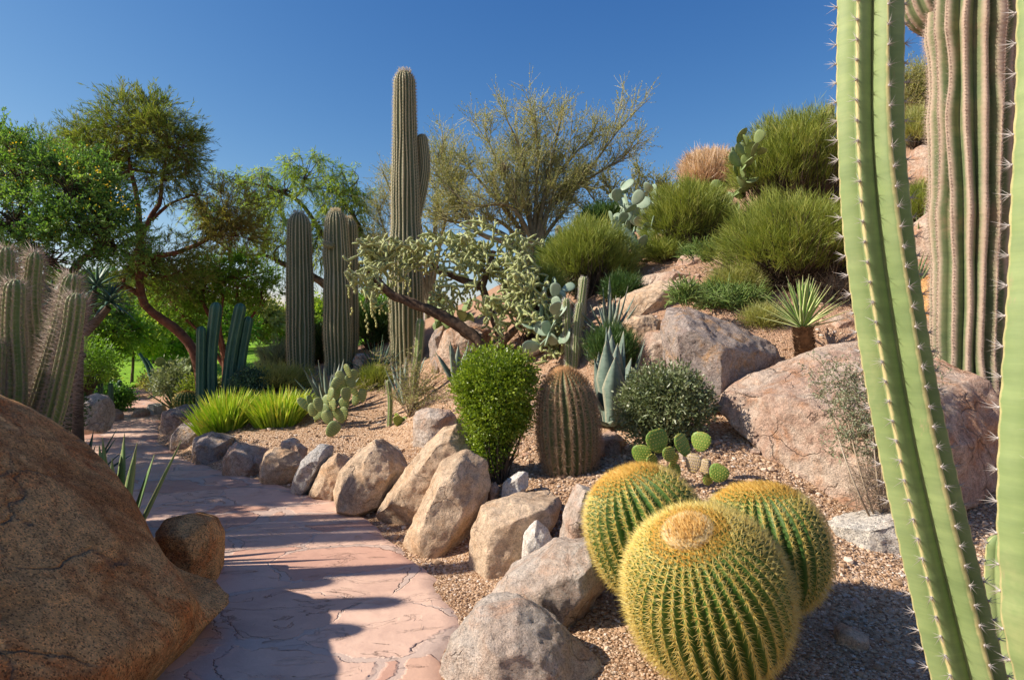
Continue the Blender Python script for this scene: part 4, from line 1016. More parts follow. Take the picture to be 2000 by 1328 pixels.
# ---- golden barrels
def barrel(name, label, C, axis, R, aspect, nr, mats, body, spine_len, srad, step, group=None, top=None, k=8, base=None, crown=0.16, flat=0.0, keep=1.0, wool=True, brown=False, curve=0.0):
    axis = norm(np.array(axis, float)); C = np.array(C, float)
    root = thing(name, base if base is not None else C - axis * R * aspect, label, 'cactus', group)
    hgt = R * aspect
    s = np.linspace(-1, 1, 60)
    pth = C[None] + axis[None] * (hgt * np.sin(s * math.pi / 2))[:, None]
    rad = R * np.sqrt(np.maximum(1 - np.abs(np.sin(s * math.pi / 2)) ** 2.35, 0)) ** (1.0)
    rad = np.maximum(rad, R * 0.02)
    # dimple at the crown
    pth[-6:] = pth[-7] + axis * (np.linspace(.1, -.1, 6) * 0.02)[:, None]
    T = np.repeat(axis[None], 60, 0)
    ref = np.array([1.0, 0, 0]); N = norm(ref - axis * ref.dot(axis)); B = np.cross(axis, N)
    seg = 8; kk = nr * seg
    th = np.linspace(0, 2 * math.pi, kk, endpoint=False)
    ph = np.abs(np.cos(nr * th / 2))
    wig = 0.03 * fbm(np.stack([s[:, None] * 2 + 0 * th, np.round(nr * th / 6.2832)[None] * 3.3 + 0 * s[:, None], 0 * s[:, None] + 0 * th], -1), 2, nr)
    shp = (1 - 0.13 * (1 - ph ** .9))[None] * (1 + wig * .6)
    V = pth[:, None] + (rad[:, None] * shp)[..., None] * (np.cos(th + 0)[None, :, None] * N + np.sin(th)[None, :, None] * B)
    i, j = np.meshgrid(np.arange(59), np.arange(kk), indexing='ij'); j2 = (j + 1) % kk
    f = np.stack([i * kk + j, i * kk + j2, (i + 1) * kk + j2, (i + 1) * kk + j], -1).reshape(-1, 4)
    g = Geo(); g.add(V.reshape(-1, 3), f, c=np.tile(ph ** 2.5, 60)); g.build('body', body, root)
    AA = []; NN = []; TT = []; UU = []
    arc = np.r_[0, np.cumsum(np.linalg.norm(np.diff(V[:, 0], axis=0), axis=1))]
    for q in range(nr):
        c = q * seg
        sa = np.arange(0.04, arc[-1] - R * crown * .6, step) + rng.random() * step * .6
        pos = np.stack([np.interp(sa, arc, V[:, c, x]) for x in range(3)], -1)
        d = np.stack([np.interp(sa + .004, arc, V[:, c, x]) for x in range(3)], -1) - pos
        d = norm(d); rad_dir = norm((pos - C) - ((pos - C) @ axis)[:, None] * axis)
        side = np.cross(axis[None], rad_dir); nn = norm(np.cross(side, -d)); nn = nn * np.sign((nn * (pos - C)).sum(-1, keepdims=True))
        AA.append(pos); NN.append(nn); TT.append(d); UU.append(sa / arc[-1])
    A = np.concatenate(AA); N_ = np.concatenate(NN); T_ = np.concatenate(TT); U = np.concatenate(UU)
    rax = np.linalg.norm((A - C) - ((A - C) @ axis)[:, None] * axis, axis=1)
    fr = (A[:, 2] > C[2] - hgt * 0.85) & ~((rax < R * crown * 1.15) & (((A - C) @ axis) > 0)) if wool else A[:, 2] > C[2] - hgt * 0.85
    A, N_, T_, U = A[fr], N_[fr], T_[fr], U[fr]
    s_ = Geo()
    up = U > (0.86 if wool else .80)
    spines(s_, A[~up], N_[~up], T_[~up], k, spine_len, srad, 0.95, .25, 0, curve=curve, keep=keep)
    spines(s_, A[~up], N_[~up], T_[~up], 2, spine_len * 1.15, srad * 1.15, 0.3, .25, 0, down=.25, curve=curve, keep=keep)
    spines(s_, A[up], N_[up], T_[up], k + 4, spine_len * 0.95, srad, 1.0, .3, 1)
    s_.build('spines', mats, root)
    if wool:
        w = Geo(); n = 4200
        a = rng.random(n) * 6.283; rr = np.sqrt(rng.random(n)) * R * crown * 1.5
        zoff = -(rr / R) ** 2 * hgt * 0.55
        pos = C + axis * hgt * .985 + axis * zoff[:, None] + (np.cos(a) * rr)[:, None] * N + (np.sin(a) * rr)[:, None] * B
        outd = norm((np.cos(a) * rr)[:, None] * N + (np.sin(a) * rr)[:, None] * B) * .5 + axis
        cones(w, pos, outd + .5 * rdir(n), 0.034 * R / .33, 0.0032 * R / .33, m=0)
        # ring of dry flower remains
        n = 520; a = rng.random(n) * 6.283; rr = R * crown * (0.15 + 1.15 * rng.random(n) ** .8)
        a = np.round(a * 5) / 5 + rng.normal(size=n) * .05; rr = np.round(rr / (R * .05)) * R * .05 + rng.normal(size=n) * R * .006
        pos = C + axis * hgt * .985 - axis * ((rr / R) ** 2 * hgt * .55)[:, None] + (np.cos(a) * rr)[:, None] * N + (np.sin(a) * rr)[:, None] * B
        cones(w, pos, axis + .45 * rdir(n), 0.058 * R / .33, 0.0042 * R / .33, m=1)
        w.build('crown', [L['wool'], L['wool_brown']], root)
    return root

GB = 'golden barrel cacti in the near clump'
gm = [L['sp_gold'], L['sp_goldtip']]
def gb(label, px, py, D, Rpx, axis, asp, nr, k=8, crown=.2, wool=True):
    C = P(px, py, D); R = Rpx / F * D
    b = ground(C[0], C[1])
    barrel('golden_barrel_cactus', label, C, axis, R, asp, nr, gm, L['gold'], 0.044 * R / .33, 0.00125, 0.027, GB, k=k, base=b, crown=crown if wool else .05, wool=wool)
gb('biggest golden barrel cactus in front, its woolly crown tilted toward the viewer', 1380, 1160, 2.64, 153, (-.33, -.36, .87), 1.08, 38, 11, .18)
gb('golden barrel cactus at the back left of the clump with an orange tinted crown', 1264, 1040, 3.05, 112, (-.38, .05, .92), 1.15, 32, 10, wool=False)
gb('golden barrel cactus at the back right of the clump, partly behind the biggest', 1490, 1070, 3.0, 118, (-.10, .10, .98), 1.02, 34, 10, wool=False)

def tall_barrel():
    D = 4.85; b = GP(1114, D, .05); R = 55 / F * D
    axis = norm(np.array([-.09, 0, 1.0]))
    t = P(1100, 722, D)
    root = thing('barrel_cactus', b, 'tall brown-spined barrel cactus with a rusty top beside the round green bush', 'cactus')
    g = Geo()
    A, N, T, tip = ribbed(g, [b, (b + t) / 2 + [.01, 0, 0], t], [.92, 1.0, 1.04, 1.03, 1.0, .97, .93, .86], 26, .12, .024, 60, 6, .9, .02, 4, 1.0) if False else ribbed(g, [b, (b + t) / 2 + [.01, 0, 0], t], np.array([.82, .95, 1.03, 1.06, 1.04, .99, .94, .86]) * R, 24, .16, step=.026, n=60, seg=6, pw=.9, wob=.02, seed=4, dome=1.35)
    g.build('body', L['brownbarrel'], root)
    s = Geo(); hi = A[:, 2] > t[2] - .11
    spines(s, A[~hi], N[~hi], T[~hi], 9, .045, .0016, 1.1, .3, 0, curve=.35)
    spines(s, A[hi], N[hi], T[hi], 12, .04, .0013, .9, .3, 1)
    s.build('spines', [L['sp_brown'], L['sp_rust']], root)
tall_barrel()
C = P(365, 785, 10.0)
barrel('golden_barrel_cactus', 'small round golden barrel cactus behind the shaded boulders at the path bend', C, (0, 0, 1), .19, .9, 20, gm, L['gold'], .035, .0022, .05, None, k=5, wool=False)

# ---- long-spined torch cacti at the far left
def torch_group():
    cols = [([(30, 860, 4.6), (18, 700, 4.6), (10, 560, 4.6), (12, 482, 4.6)], .085), ([(62, 860, 4.8), (70, 700, 4.8), (62, 580, 4.8), (70, 492, 4.8)], .08),
            ([(20, 870, 4.3), (30, 760, 4.3), (25, 640, 4.3), (30, 545, 4.3)], .095), ([(50, 880, 4.5), (85, 760, 4.5), (120, 640, 4.5), (143, 535, 4.5)], .082),
            ([(88, 880, 4.3), (112, 780, 4.3), (138, 660, 4.3), (150, 572, 4.3)], .088), ([(40, 860, 4.7), (75, 760, 4.75), (98, 660, 4.75)], .07),
            ([(-40, 870, 4.3), (-46, 700, 4.3), (-44, 570, 4.3)], .09), ([(-10, 880, 4.2), (-12, 790, 4.2), (-8, 660, 4.2)], .085)]
    b = ground((45 - 1000) / F * 4.5, 4.5)
    root = thing('torch_cactus', b, 'clump of torch cacti with long pinkish spines behind the huge boulder, far left', 'cactus', None)
    for k, (c, R) in enumerate(cols):
        pts = [P(*q) for q in c]
        # carry each stem down to the ground near the clump's foot
        x0 = b[0] + (pts[0][0] - b[0]) * .7
        pts = [np.array([x0, pts[0][1], float(H(x0, pts[0][1])) - .05])] + pts
        g = Geo(); s = Geo()
        A, N, T, tip = ribbed(g, pts, np.array([.8, 1, 1.02, 1, .95, .9]) * R * .79, 10, .26, step=.034, n=80, seg=8, pw=.9, seed=70 + k, dome=1.3)
        spines(s, A, N, T, 7, .05, .0011, 1.0, .4)
        spines(s, A, N, T, 3, .095, .0012, .6, .35)
        st = g.build('stem', L['torch'], root); s.build('spines', L['sp_pink'], st)
    return root
torch_group()
# more torch cacti out of frame on the left; their shadows streak the path
def torch_column(x, y, h, R, label, lean=(0, 0), n=1, seed=0):
    b = ground(x, y)
    root = thing('torch_cactus', b, label, 'cactus', 'torch cacti standing past the left edge')
    for k in range(n):
        a = k * 2.1 + seed; off = np.array([math.cos(a), math.sin(a), 0]) * (.17 if n > 1 else 0)
        hh = h * (1 - .16 * k)
        pts = [b + off * .5 - [0, 0, .1], b + off + [lean[0] * .4, lean[1] * .4, hh * .5], b + off * 1.5 + [lean[0], lean[1], hh]]
        g = Geo(); A, N, T, tip = ribbed(g, pts, R, 10, .22, step=.04, n=30, seg=5, seed=90 + seed + k, dome=1.3)
        s = Geo(); spines(s, A, N, T, 6, .05, .001, 1.0, .4)
        st = g.build('stem', L['torch'], root); s.build('spines', L['sp_pink'], st)
torch_column(-3.75, 3.5, 2.45, .085, 'torch cactus cluster leaning over the huge boulder', (.25, -.1), 3, 1)
torch_column(-3.6, 3.2, 2.3, .08, 'shorter torch cactus standing left of the huge boulder', (.25, -.15), 2, 3)

# ---- blue-green columnar cacti behind the aloes
def blue_columns():
    D = 9.0
    b = GP(425, D)
    root = thing('columnar_cactus', b, 'cluster of dark blue-green columnar cacti behind the lime aloe clumps', 'cactus')
    for k, (c, R) in enumerate([([(392, 800), (392, 720), (393, 637)], .065), ([(414, 800), (412, 700), (423, 590)], .085), ([(440, 800), (452, 690), (471, 592)], .085),
                                ([(462, 790), (472, 700), (486, 618)], .07), ([(402, 800), (401, 740), (404, 676)], .06)]):
        pts = [P(q[0], q[1], D + .1 * k) for q in c]; pts[0][2] = min(pts[0][2], b[2] - .1)
        g = Geo(); ribbed(g, pts, R, 6, .3, step=.1, n=30, seg=8, seed=110 + k, dome=1.2, pw=.9, rot0=k)
        g.build('stem', L['teal'], root)
blue_columns()

# pale thin columns near the bed centre
def thin_col(label, ctrl, R, mat='saguaro', nr=7, fz=True, D=7.6, spm='sp_white', group='thin column cacti in the bed', k=6, ln=.022):
    pts = [P(q[0], q[1], D) for q in ctrl]
    b = ground(pts[0][0], D); pts = [b - [0, 0, .08]] + pts[1:]
    root = thing('column_cactus', b, label, 'cactus', group)
    g = Geo(); s = Geo()
    A, N, T, tip = ribbed(g, pts, R, nr, .22, step=.03, n=50, seg=6, seed=int(ctrl[0][0]), dome=1.3)
    g.build('stem', L[mat], root)
    if fz: spines(s, A, N, T, k, ln, .0011, 1.1, .4); s.build('spines', L[spm], root)
thin_col('pale slender column cactus leaning beside the grey agave in mid bed', [(806, 800), (810, 740), (817, 690), (822, 622)], .055, 'torch', 6, True, 7.5)
thin_col('knee-high pale column cactus left of the grey agave in mid bed', [(760, 808), (762, 780), (757, 742)], .03, 'torch', 6, True, 7.3)
thin_col('fuzzy slim column cactus left of the big blue agave, tallest', [(1128, 700), (1130, 640), (1142, 540)], .04, 'torch', 8, True, 6.9, k=9, ln=.03)
thin_col('fuzzy slim column cactus left of the big blue agave, leftmost', [(1112, 700), (1108, 640), (1106, 582)], .038, 'torch', 8, True, 6.8, k=9, ln=.03)
thin_col('fuzzy slim column cactus left of the big blue agave, middle and leaning', [(1122, 700), (1126, 640), (1133, 590)], .036, 'torch', 8, True, 6.75, k=9, ln=.03)

# ------------------------------------------------------------------ agaves, yuccas, aloes
def blade(g, b, d, up, Ln, W, th=0.012, bend=0.0, n=9, wmax=.35, chan=.35, tipw=0.0, m=0, r=None, sag=0.0):
    d = norm(np.array(d, float)); up = norm(np.array(up, float) - d * np.dot(up, d))
    t = np.linspace(0, 1, n)
    Pt = b + d * (Ln * t)[:, None] + up * (bend * Ln * t ** 2)[:, None] + np.array([0, 0, -1.0]) * (sag * Ln * t ** 2.2)[:, None]
    T = norm(np.gradient(Pt, axis=0)); S = norm(np.cross(T, up)); U = np.cross(S, T)
    w = W * np.interp(t, [0, wmax * .4, wmax, .75, 1], [.62, .72, 1, .62, .02])
    hh = th * (1 - t * .8)
    V = np.stack([Pt - S * w[:, None] / 2 + U * (chan * w * .5)[:, None], Pt - U * 0, Pt + S * w[:, None] / 2 + U * (chan * w * .5)[:, None], Pt - U * hh[:, None]], 1)
    i, j = np.meshgrid(np.arange(n - 1), np.arange(4), indexing='ij'); j2 = (j + 1) % 4
    f = np.stack([i * 4 + j, i * 4 + j2, (i + 1) * 4 + j2, (i + 1) * 4 + j], -1).reshape(-1, 4)
    c = np.tile([1.0, 0.0, 1.0, 0.0], n); c[-4:] = 1
    g.add(V.reshape(-1, 3), f, c=c, m=m)

def rosette(g, b, n, Ln, W, lo=15, hi=85, bend=.1, seed=0, th=.015, chan=.35, sag=0.0, wmax=.35, az=None, jit=.15):
    r = np.random.default_rng(seed)
    for k in range(n):
        a = k * 2.39996 + r.normal() * .1 if az is None else az[k]
        el = math.radians(lo + (hi - lo) * ((k + .5) / n) ** .8)
        d = np.array([math.cos(a) * math.cos(el), math.sin(a) * math.cos(el), math.sin(el)])
        L_ = Ln * (1 + jit * r.normal())
        blade(g, b + np.array([math.cos(a), math.sin(a), 0]) * W * .3, d, (0, 0, 1), L_, W * (1 + .08 * r.normal()), th, bend, chan=chan, sag=sag, wmax=wmax)

def agave(label, px, D, n, Ln, W, lo=25, hi=86, mat='agave', bend=.08, seed=0, extra=None, group='agaves in the bed', z=0, name='agave', sag=0, wmax=.4, b=None):
    b = GP(px, D) if b is None else b; b[2] += z
    g = Geo(); rosette(g, b, n, Ln, W, lo, hi, bend, seed, .02, sag=sag, wmax=wmax)
    if extra:
        for e in extra: blade(g, P(*e[0]), P(*e[1]) - P(*e[0]), (0, -.3, 1), np.linalg.norm(P(*e[1]) - P(*e[0])), e[2], .02, e[3])
    return tag(g.build(name, L[mat], origin=b), label, 'agave', group)

agave('blue-green agave with spiky upright leaves behind the small prickly pear', 645, 8.2, 22, .62, .085, 24, 84, seed=1)
agave('grey agave with a few wide leaves beside the pale slender column', 790, 7.9, 12, .58, .085, 40, 85, seed=2)
agave('small grey-green agave peeking above the round green bush', 892, 7.0, 11, .48, .085, 32, 82, seed=3, z=.12)
# the big blue agave: upright broad leaves
def big_agave():
    D = 5.7; b = P(1192, 832, D); gr = ground(b[0], D); b[2] = min(b[2], gr[2] + .05)
    g = Geo()
    tips = [(1172, 640, -.05, 34), (1160, 690, .25, 40), (1198, 655, .1, 46), (1215, 672, -.15, 46), (1232, 650, .1, 42), (1180, 668, -.3, 46), (1205, 700, -.35, 44), (1222, 700, .3, 46),
            (1245, 705, .2, 34), (1282, 672, .0, 34), (1148, 705, -.15, 32), (1190, 640, .35, 40)]
    for k, (tx, ty, dd, w) in enumerate(tips):
        t = P(tx, ty, D + dd)
        bb = b + np.array([(tx - 1192) * .0009, dd * .25, .02])
        out = t - bb; upv = np.array([0, 0, 1.0]) if abs(out[0]) > .3 else np.array([-out[0], -out[1] - .02, .3])
        blade(g, bb, t - bb - np.array([(tx - 1195) * .0008, 0, 0]), -np.array([out[0], dd + .001, 0]) + .001, np.linalg.norm(t - bb), w * 1.05 / F * D, .03, .06, n=14, chan=.25, wmax=.55)
    # drooping leaf to the left and short ones at the foot
    blade(g, b, P(1128, 700, D - .2) - b, (1, 0, .6), .62, .13, .03, -.12, n=14, chan=.3, wmax=.5)
    blade(g, b, (1.0, -.3, .85), (0, 0, 1), .62, .12, .03, .12, n=14)
    for a in np.linspace(0, 6.28, 9)[:-1]:
        blade(g, b, (math.cos(a), math.sin(a), .25), (0, 0, 1), .24, .09, .02, .1)
    tag(g.build('agave', L['agave'], origin=gr), 'large blue agave of tall broad upright leaves right of the barrel cactus', 'agave', 'agaves in the bed')
big_agave()
agave('blue agave with narrow leaves in front of the long smooth boulder', 1192, 6.9, 20, .52, .06, 22, 86, seed=5, z=.02)
agave('pale agave whose leaf tips rise from behind the huge orange boulder', 222, 3.95, 13, .72, .075, 62, 88, 'agave_green', .02, 6, group=None)
agave('dark spiky agave under the shaded boulder left of the path', 160, 6.2, 26, .45, .05, 12, 80, 'dagger', .05, 7, group=None)
agave('dark green yucca tuft at the foot of the saguaro pair', 738, 9.6, 40, .48, .022, 8, 80, 'dagger', .03, 8, group=None, name='yucca')
agave('narrow-leaved dark agave at the far left bend of the path', 345, 11.5, 22, .5, .05, 15, 80, 'agave_green', .05, 9, group=None)
agave('small agave on the slope behind the ribbed saguaro', 1795, 7.8, 24, .5, .04, 10, 80, 'agave_green', .05, 10, group=None)
agave('dry spiky rosette under the small bush behind the ribbed saguaro', 1782, 6.7, 40, .52, .03, 5, 80, 'agave_green', -.1, 12, group=None, name='yucca')

def yucca_tree():
    D = 5.8; b = GP(1573, D); top = P(1568, 642, D)
    root = thing('yucca', b, 'variegated yucca with a fan of cream edged leaves on a short shaggy trunk', 'yucca')
    g = Geo(); tube(g, [b - [0, 0, .1], (b + top) / 2, top], .075, .06, 8, 10)
    n = 420; h = np.linspace(0.02, .98, n); a = np.arange(n) * 2.4
    pos = b[None] * (1 - h)[:, None] + top[None] * h[:, None] + np.stack([np.cos(a), np.sin(a), 0 * a], -1) * .062
    d = np.stack([np.cos(a), np.sin(a), .75 + 0 * a], -1) + .12 * rdir(n)
    leaves(g, pos, d, .055, .045, m=0, flat=np.stack([np.cos(a), np.sin(a), -1 + 0 * a], -1))
    g.build('trunk', L['scale'], root)
    g = Geo(); r = np.random.default_rng(4)
    for k in range(64):
        a = k * 2.39996; el = math.radians(12 + 74 * ((k + .5) / 64) ** .75)
        d = np.array([math.cos(a) * math.cos(el), math.sin(a) * math.cos(el), math.sin(el)])
        blade(g, top + d * .02, d, (0, 0, 1), .44 * (1 + .08 * r.normal()), .037, .006, -.02, chan=.3, wmax=.4)
    g.build('leaf_crown', L['yucca'], root)
yucca_tree()

def tree_aloe():
    D = 6.3
    b = GP(152, D)
    root = thing('tree_aloe', b, 'dark tree aloe with drooping rosettes on a bare trunk behind the torch cacti', 'aloe')
    g = Geo(); tube(g, [b - [0, 0, .1], P(153, 720, D), P(158, 640, D), P(188, 570, D)], .06, .035, 14, 9, rough=.1)
    tube(g, [P(165, 650, D), P(190, 625, D), P(212, 600, D)], .05, .035, 8, 7)
    tube(g, [P(160, 700, D), P(120, 640, D), P(105, 600, D)], .05, .035, 8, 7)
    g.build('trunk', L['bark'], root)
    for (px, py, s_) in ((190, 560, 1), (214, 590, .9), (103, 585, .9), (128, 610, .8)):
        g = Geo(); c = P(px, py, D); r = np.random.default_rng(int(px))
        for k in range(34):
            a = k * 2.4; el = math.radians(-25 + 100 * (k / 34))
            d = np.array([math.cos(a) * math.cos(el), math.sin(a) * math.cos(el), math.sin(el)])
            blade(g, c, d, (0, 0, 1), .30 * s_ * (1 + .1 * r.normal()), .035, .008, -.12, sag=.1, chan=.3)
        g.build('rosette', L['dagger'], root)
tree_aloe()

def aloe_clump(label, px, D, wpx, hpx, seed):
    b = GP(px, D); w = wpx / F * D; h = hpx / F * D
    r = np.random.default_rng(seed); g = Geo()
    n = 420
    for k in range(n):
        a = r.random() * 6.28; q = math.sqrt(r.random())
        bb = b + np.array([math.cos(a) * q * w * .38, math.sin(a) * q * w * .3, 0]); bb[2] = float(H(bb[0], bb[1]))
        tilt = .25 + .75 * q + .25 * r.normal()
        d = np.array([math.cos(a) * tilt, math.sin(a) * tilt, 1.6]) + .25 * r.normal(size=3)
        L_ = h * (.75 + .35 * r.random()) * (1.05 - .25 * q)
        T = norm(d)
        S = norm(np.cross(T, r.normal(size=3)))
        m1 = bb + T * L_ * .55; e = bb + norm(d + np.array([math.cos(a), math.sin(a), .2]) * .1) * L_ 
        wd = .016
        U = np.cross(S, T)
        V = np.array([bb - S * wd, bb + S * wd, bb - U * wd * .8, m1 - S * wd * .7, m1 + S * wd * .7, m1 - U * wd * .6, e])
        g.add(V, [[0, 1, 4, 3], [1, 2, 5, 4], [2, 0, 3, 5]], r=r.random() * .8)
        g.add(V, [[3, 4, 6], [4, 5, 6], [5, 3, 6]], r=min(1, .3 + r.random() * .8))
    return tag(g.build('aloe', L['aloe'], origin=b, smooth=False), label, 'aloe', 'lime aloe clumps')
aloe_clump('lime green aloe clump, the left one of the touching pair beside the path bend', 440, 7.95, 105, 80, 1)
aloe_clump('lime green aloe clump, the right one of the touching pair nearer the saguaros', 543, 7.95, 112, 78, 2)

# ------------------------------------------------------------------ prickly pears
def pad_mesh(g, b, up, nrm, h, w, th, dots=True, m=0):
    up = norm(np.array(up, float)); nrm = np.array(nrm, float); nrm = norm(nrm - up * nrm.dot(up)); sd = np.cross(up, nrm)
    nu, nv = 9, 14
    u = np.linspace(0, math.pi, nu); v = np.linspace(0, 2 * math.pi, nv, endpoint=False)
    U, Vv = np.meshgrid(u, v, indexing='ij')
    y = (1 - np.cos(U)) / 2
    prof = np.sin(U) ** .85 * (0.72 + .42 * y)
    V = b + up * (y * h)[..., None] + sd * (prof * np.cos(Vv) * w / 2)[..., None] + nrm * (prof * np.sin(Vv) * th / 2 * .9)[..., None]
    V = V + (nrm * (0.08 * h * (y - .5) ** 2)[..., None])
    i, j = np.meshgrid(np.arange(nu - 1), np.arange(nv), indexing='ij'); j2 = (j + 1) % nv
    f = np.stack([i * nv + j, i * nv + j2, (i + 1) * nv + j2, (i + 1) * nv + j], -1).reshape(-1, 4)
    g.add(V.reshape(-1, 3), f, c=(np.abs(np.cos(Vv)) ** 6).ravel() * .6, m=m)
    if dots:
        k = 7; yy, xx = np.meshgrid(np.linspace(.12, .95, k), np.linspace(-.85, .85, k), indexing='ij')
        xx = xx + (np.arange(k) % 2)[:, None] * .13
        pr = np.sqrt(np.maximum(1 - (2 * yy - 1) ** 2, 0)) * (0.72 + .42 * yy)
        for sgn in (-1, 1):
            pos = b + up * (yy * h)[..., None] + sd * (xx * pr * w / 2)[..., None] + nrm * (sgn * (pr * np.sqrt(np.maximum(1 - xx ** 2, 0)) * th / 2 * .92) + .08 * h * (yy - .5) ** 2)[..., None]
            pos = pos.reshape(-1, 3)
            q = np.repeat(pos, 3, 0)
            cones(g, q, sgn * nrm + .9 * rdir(len(q)), .009, .0022, m=1, r=.5)

def prickly_explicit(label, base, D, pads, mat, dots=True, group='prickly pears', th=.022):
    b = ground((base - 1000) / F * D, D)
    root = thing('prickly_pear', b, label, 'cactus', group)
    for (x0, y0, x1, y1, w, d, yaw) in pads[:100]:
        A = P(x0, y0, D + d); B = P(x1, y1, D + d)
        g = Geo(); pad_mesh(g, A, B - A, (math.sin(yaw), -math.cos(yaw), .15), np.linalg.norm(B - A), w / F * D, th, dots)
        mt = L['pad_dry'] if mat == 'pad_green' and yaw > 2 else L[mat]
        o = g.build('pad', [mt, L['sp_gold']], root)
        if mt is L['pad_dry']: o['label'] = 'withered brown pad'
    return root

def prickly_auto(label, px, D, hpx, wpx, n, padpx, mat, seed, dots=False, group='prickly pears', z=0, spread=1.0, base_py=None):
    r = np.random.default_rng(seed)
    b = GP(px, D); b[2] += z
    root = thing('prickly_pear', b, label, 'cactus', group)
    k = D / F; ph = padpx * k
    nodes = []
    for q in range(3):
        a = r.random() * 6.28
        nodes.append((b + np.array([math.cos(a) * wpx * k * .12, math.sin(a) * wpx * k * .1, -.03]), norm(np.array([r.normal() * .3, r.normal() * .3, 1.0])), 0))
    done = []
    tries = 0
    while len(done) < n and nodes and tries < 600:
        tries += 1
        idx = len(done) if len(done) < 3 and tries < 40 else r.integers(0, len(nodes)); A, up, lev = nodes[idx]
        if lev > 0 and r.random() < .25: nodes.pop(idx) if len(nodes) > 2 else None
        d = norm(up + r.normal(size=3) * [.55, .55, .35] * spread + [0, 0, .25])
        h = ph * (.75 + .45 * r.random())
        E = A + d * h
        if E[2] > b[2] + hpx * k or abs(E[0] - b[0]) > wpx * k * .5: continue
        if any(np.linalg.norm((A + d * h * .6) - q) < ph * .45 for q in done): continue
        nr_ = norm(r.normal(size=3) + np.array([-.3, -1.2, 0]))
        g = Geo(); pad_mesh(g, A, d, nr_, h, h * (.7 + .15 * r.random()), h * .13, dots)
        g.build('pad', [L[mat], L['sp_gold']], root)
        done.append(A + d * h * .6)
        sd = norm(np.cross(d, nr_))
        for s_ in (-.32, 0, .32):
            nodes.append((A + d * h * (.97 - abs(s_) * .5) + sd * s_ * h * .9, norm(d + sd * s_ * 1.8), lev + 1))
    return root

prickly_explicit('small prickly pear with a few dotted pads right behind the golden barrels', 1320, 4.15,
    [(1290, 884, 1278, 838, 50, .0, .2), (1252, 905, 1254, 868, 42, .12, -.3), (1345, 892, 1322, 848, 36, .02, .5), (1308, 902, 1305, 872, 30, -.05, .3),
     (1366, 882, 1372, 843, 42, .1, -.5), (1352, 925, 1356, 885, 32, -.05, 2.6), (1395, 940, 1412, 908, 40, -.1, -.2), (1310, 915, 1322, 885, 30, .05, .9), (1280, 915, 1268, 888, 32, .02, .6), (1375, 930, 1380, 896, 26, .08, 2.4),
     (1320, 940, 1312, 905, 34, .06, .2), (1380, 948, 1385, 925, 24, -.05, .2)], 'pad_green', True, None)
pp = []
r0 = np.random.default_rng(3)
for (x, y, w) in [(650, 838, 26), (640, 815, 26), (662, 812, 26), (628, 805, 24), (650, 790, 26), (672, 790, 24), (612, 800, 24), (636, 785, 22), (606, 785, 22), (655, 768, 24), (676, 770, 22), (668, 752, 24), (690, 762, 20), (685, 745, 22),
                  (664, 738, 20), (690, 735, 20), (696, 778, 20), (708, 772, 18), (622, 790, 20), (598, 792, 18), (680, 725, 18), (646, 770, 20), (618, 812, 22), (672, 808, 22), (655, 750, 18), (636, 800, 24)]:
    dx = r0.normal() * 5 + (x - 650) * .08
    pp.append((x - dx, y + 14, x + dx, y - 14, w, r0.normal() * .12, r0.normal() * .7))
prickly_explicit('pale green prickly pear of round pads on the gravel before the spiky agave', 650, 7.5, pp, 'pad', True, None, .035)
prickly_auto('bluish prickly pear climbing the hill right of the tall broom bush', 1222, 9.2, 165, 85, 62, 28, 'pad_blue', 5, z=0)
prickly_auto('prickly pear spilling over the bank between two dark brooms', 1270, 10.2, 100, 80, 36, 27, 'pad_blue', 6, z=0)
prickly_auto('prickly pear with pale pads below the dry grass on the skyline', 1420, 9.5, 120, 80, 44, 29, 'pad', 7, z=0.15)
prickly_auto('prickly pear cluster half hidden behind the cholla branches', 875, 9.0, 120, 110, 30, 30, 'pad', 8, z=.25)
prickly_auto('greyish prickly pear in the shade behind the cholla foliage', 1070, 7.4, 130, 120, 34, 34, 'pad_blue', 9, z=.15)
prickly_auto('prickly pear near the far end of the path by the leaning tree', 375, 12.5, 110, 70, 24, 26, 'pad', 10, group='prickly pears')
prickly_auto('small prickly pear seedling beside the square grey boulder', 782, 7.2, 32, 40, 3, 26, 'pad_green', 12, dots=True)

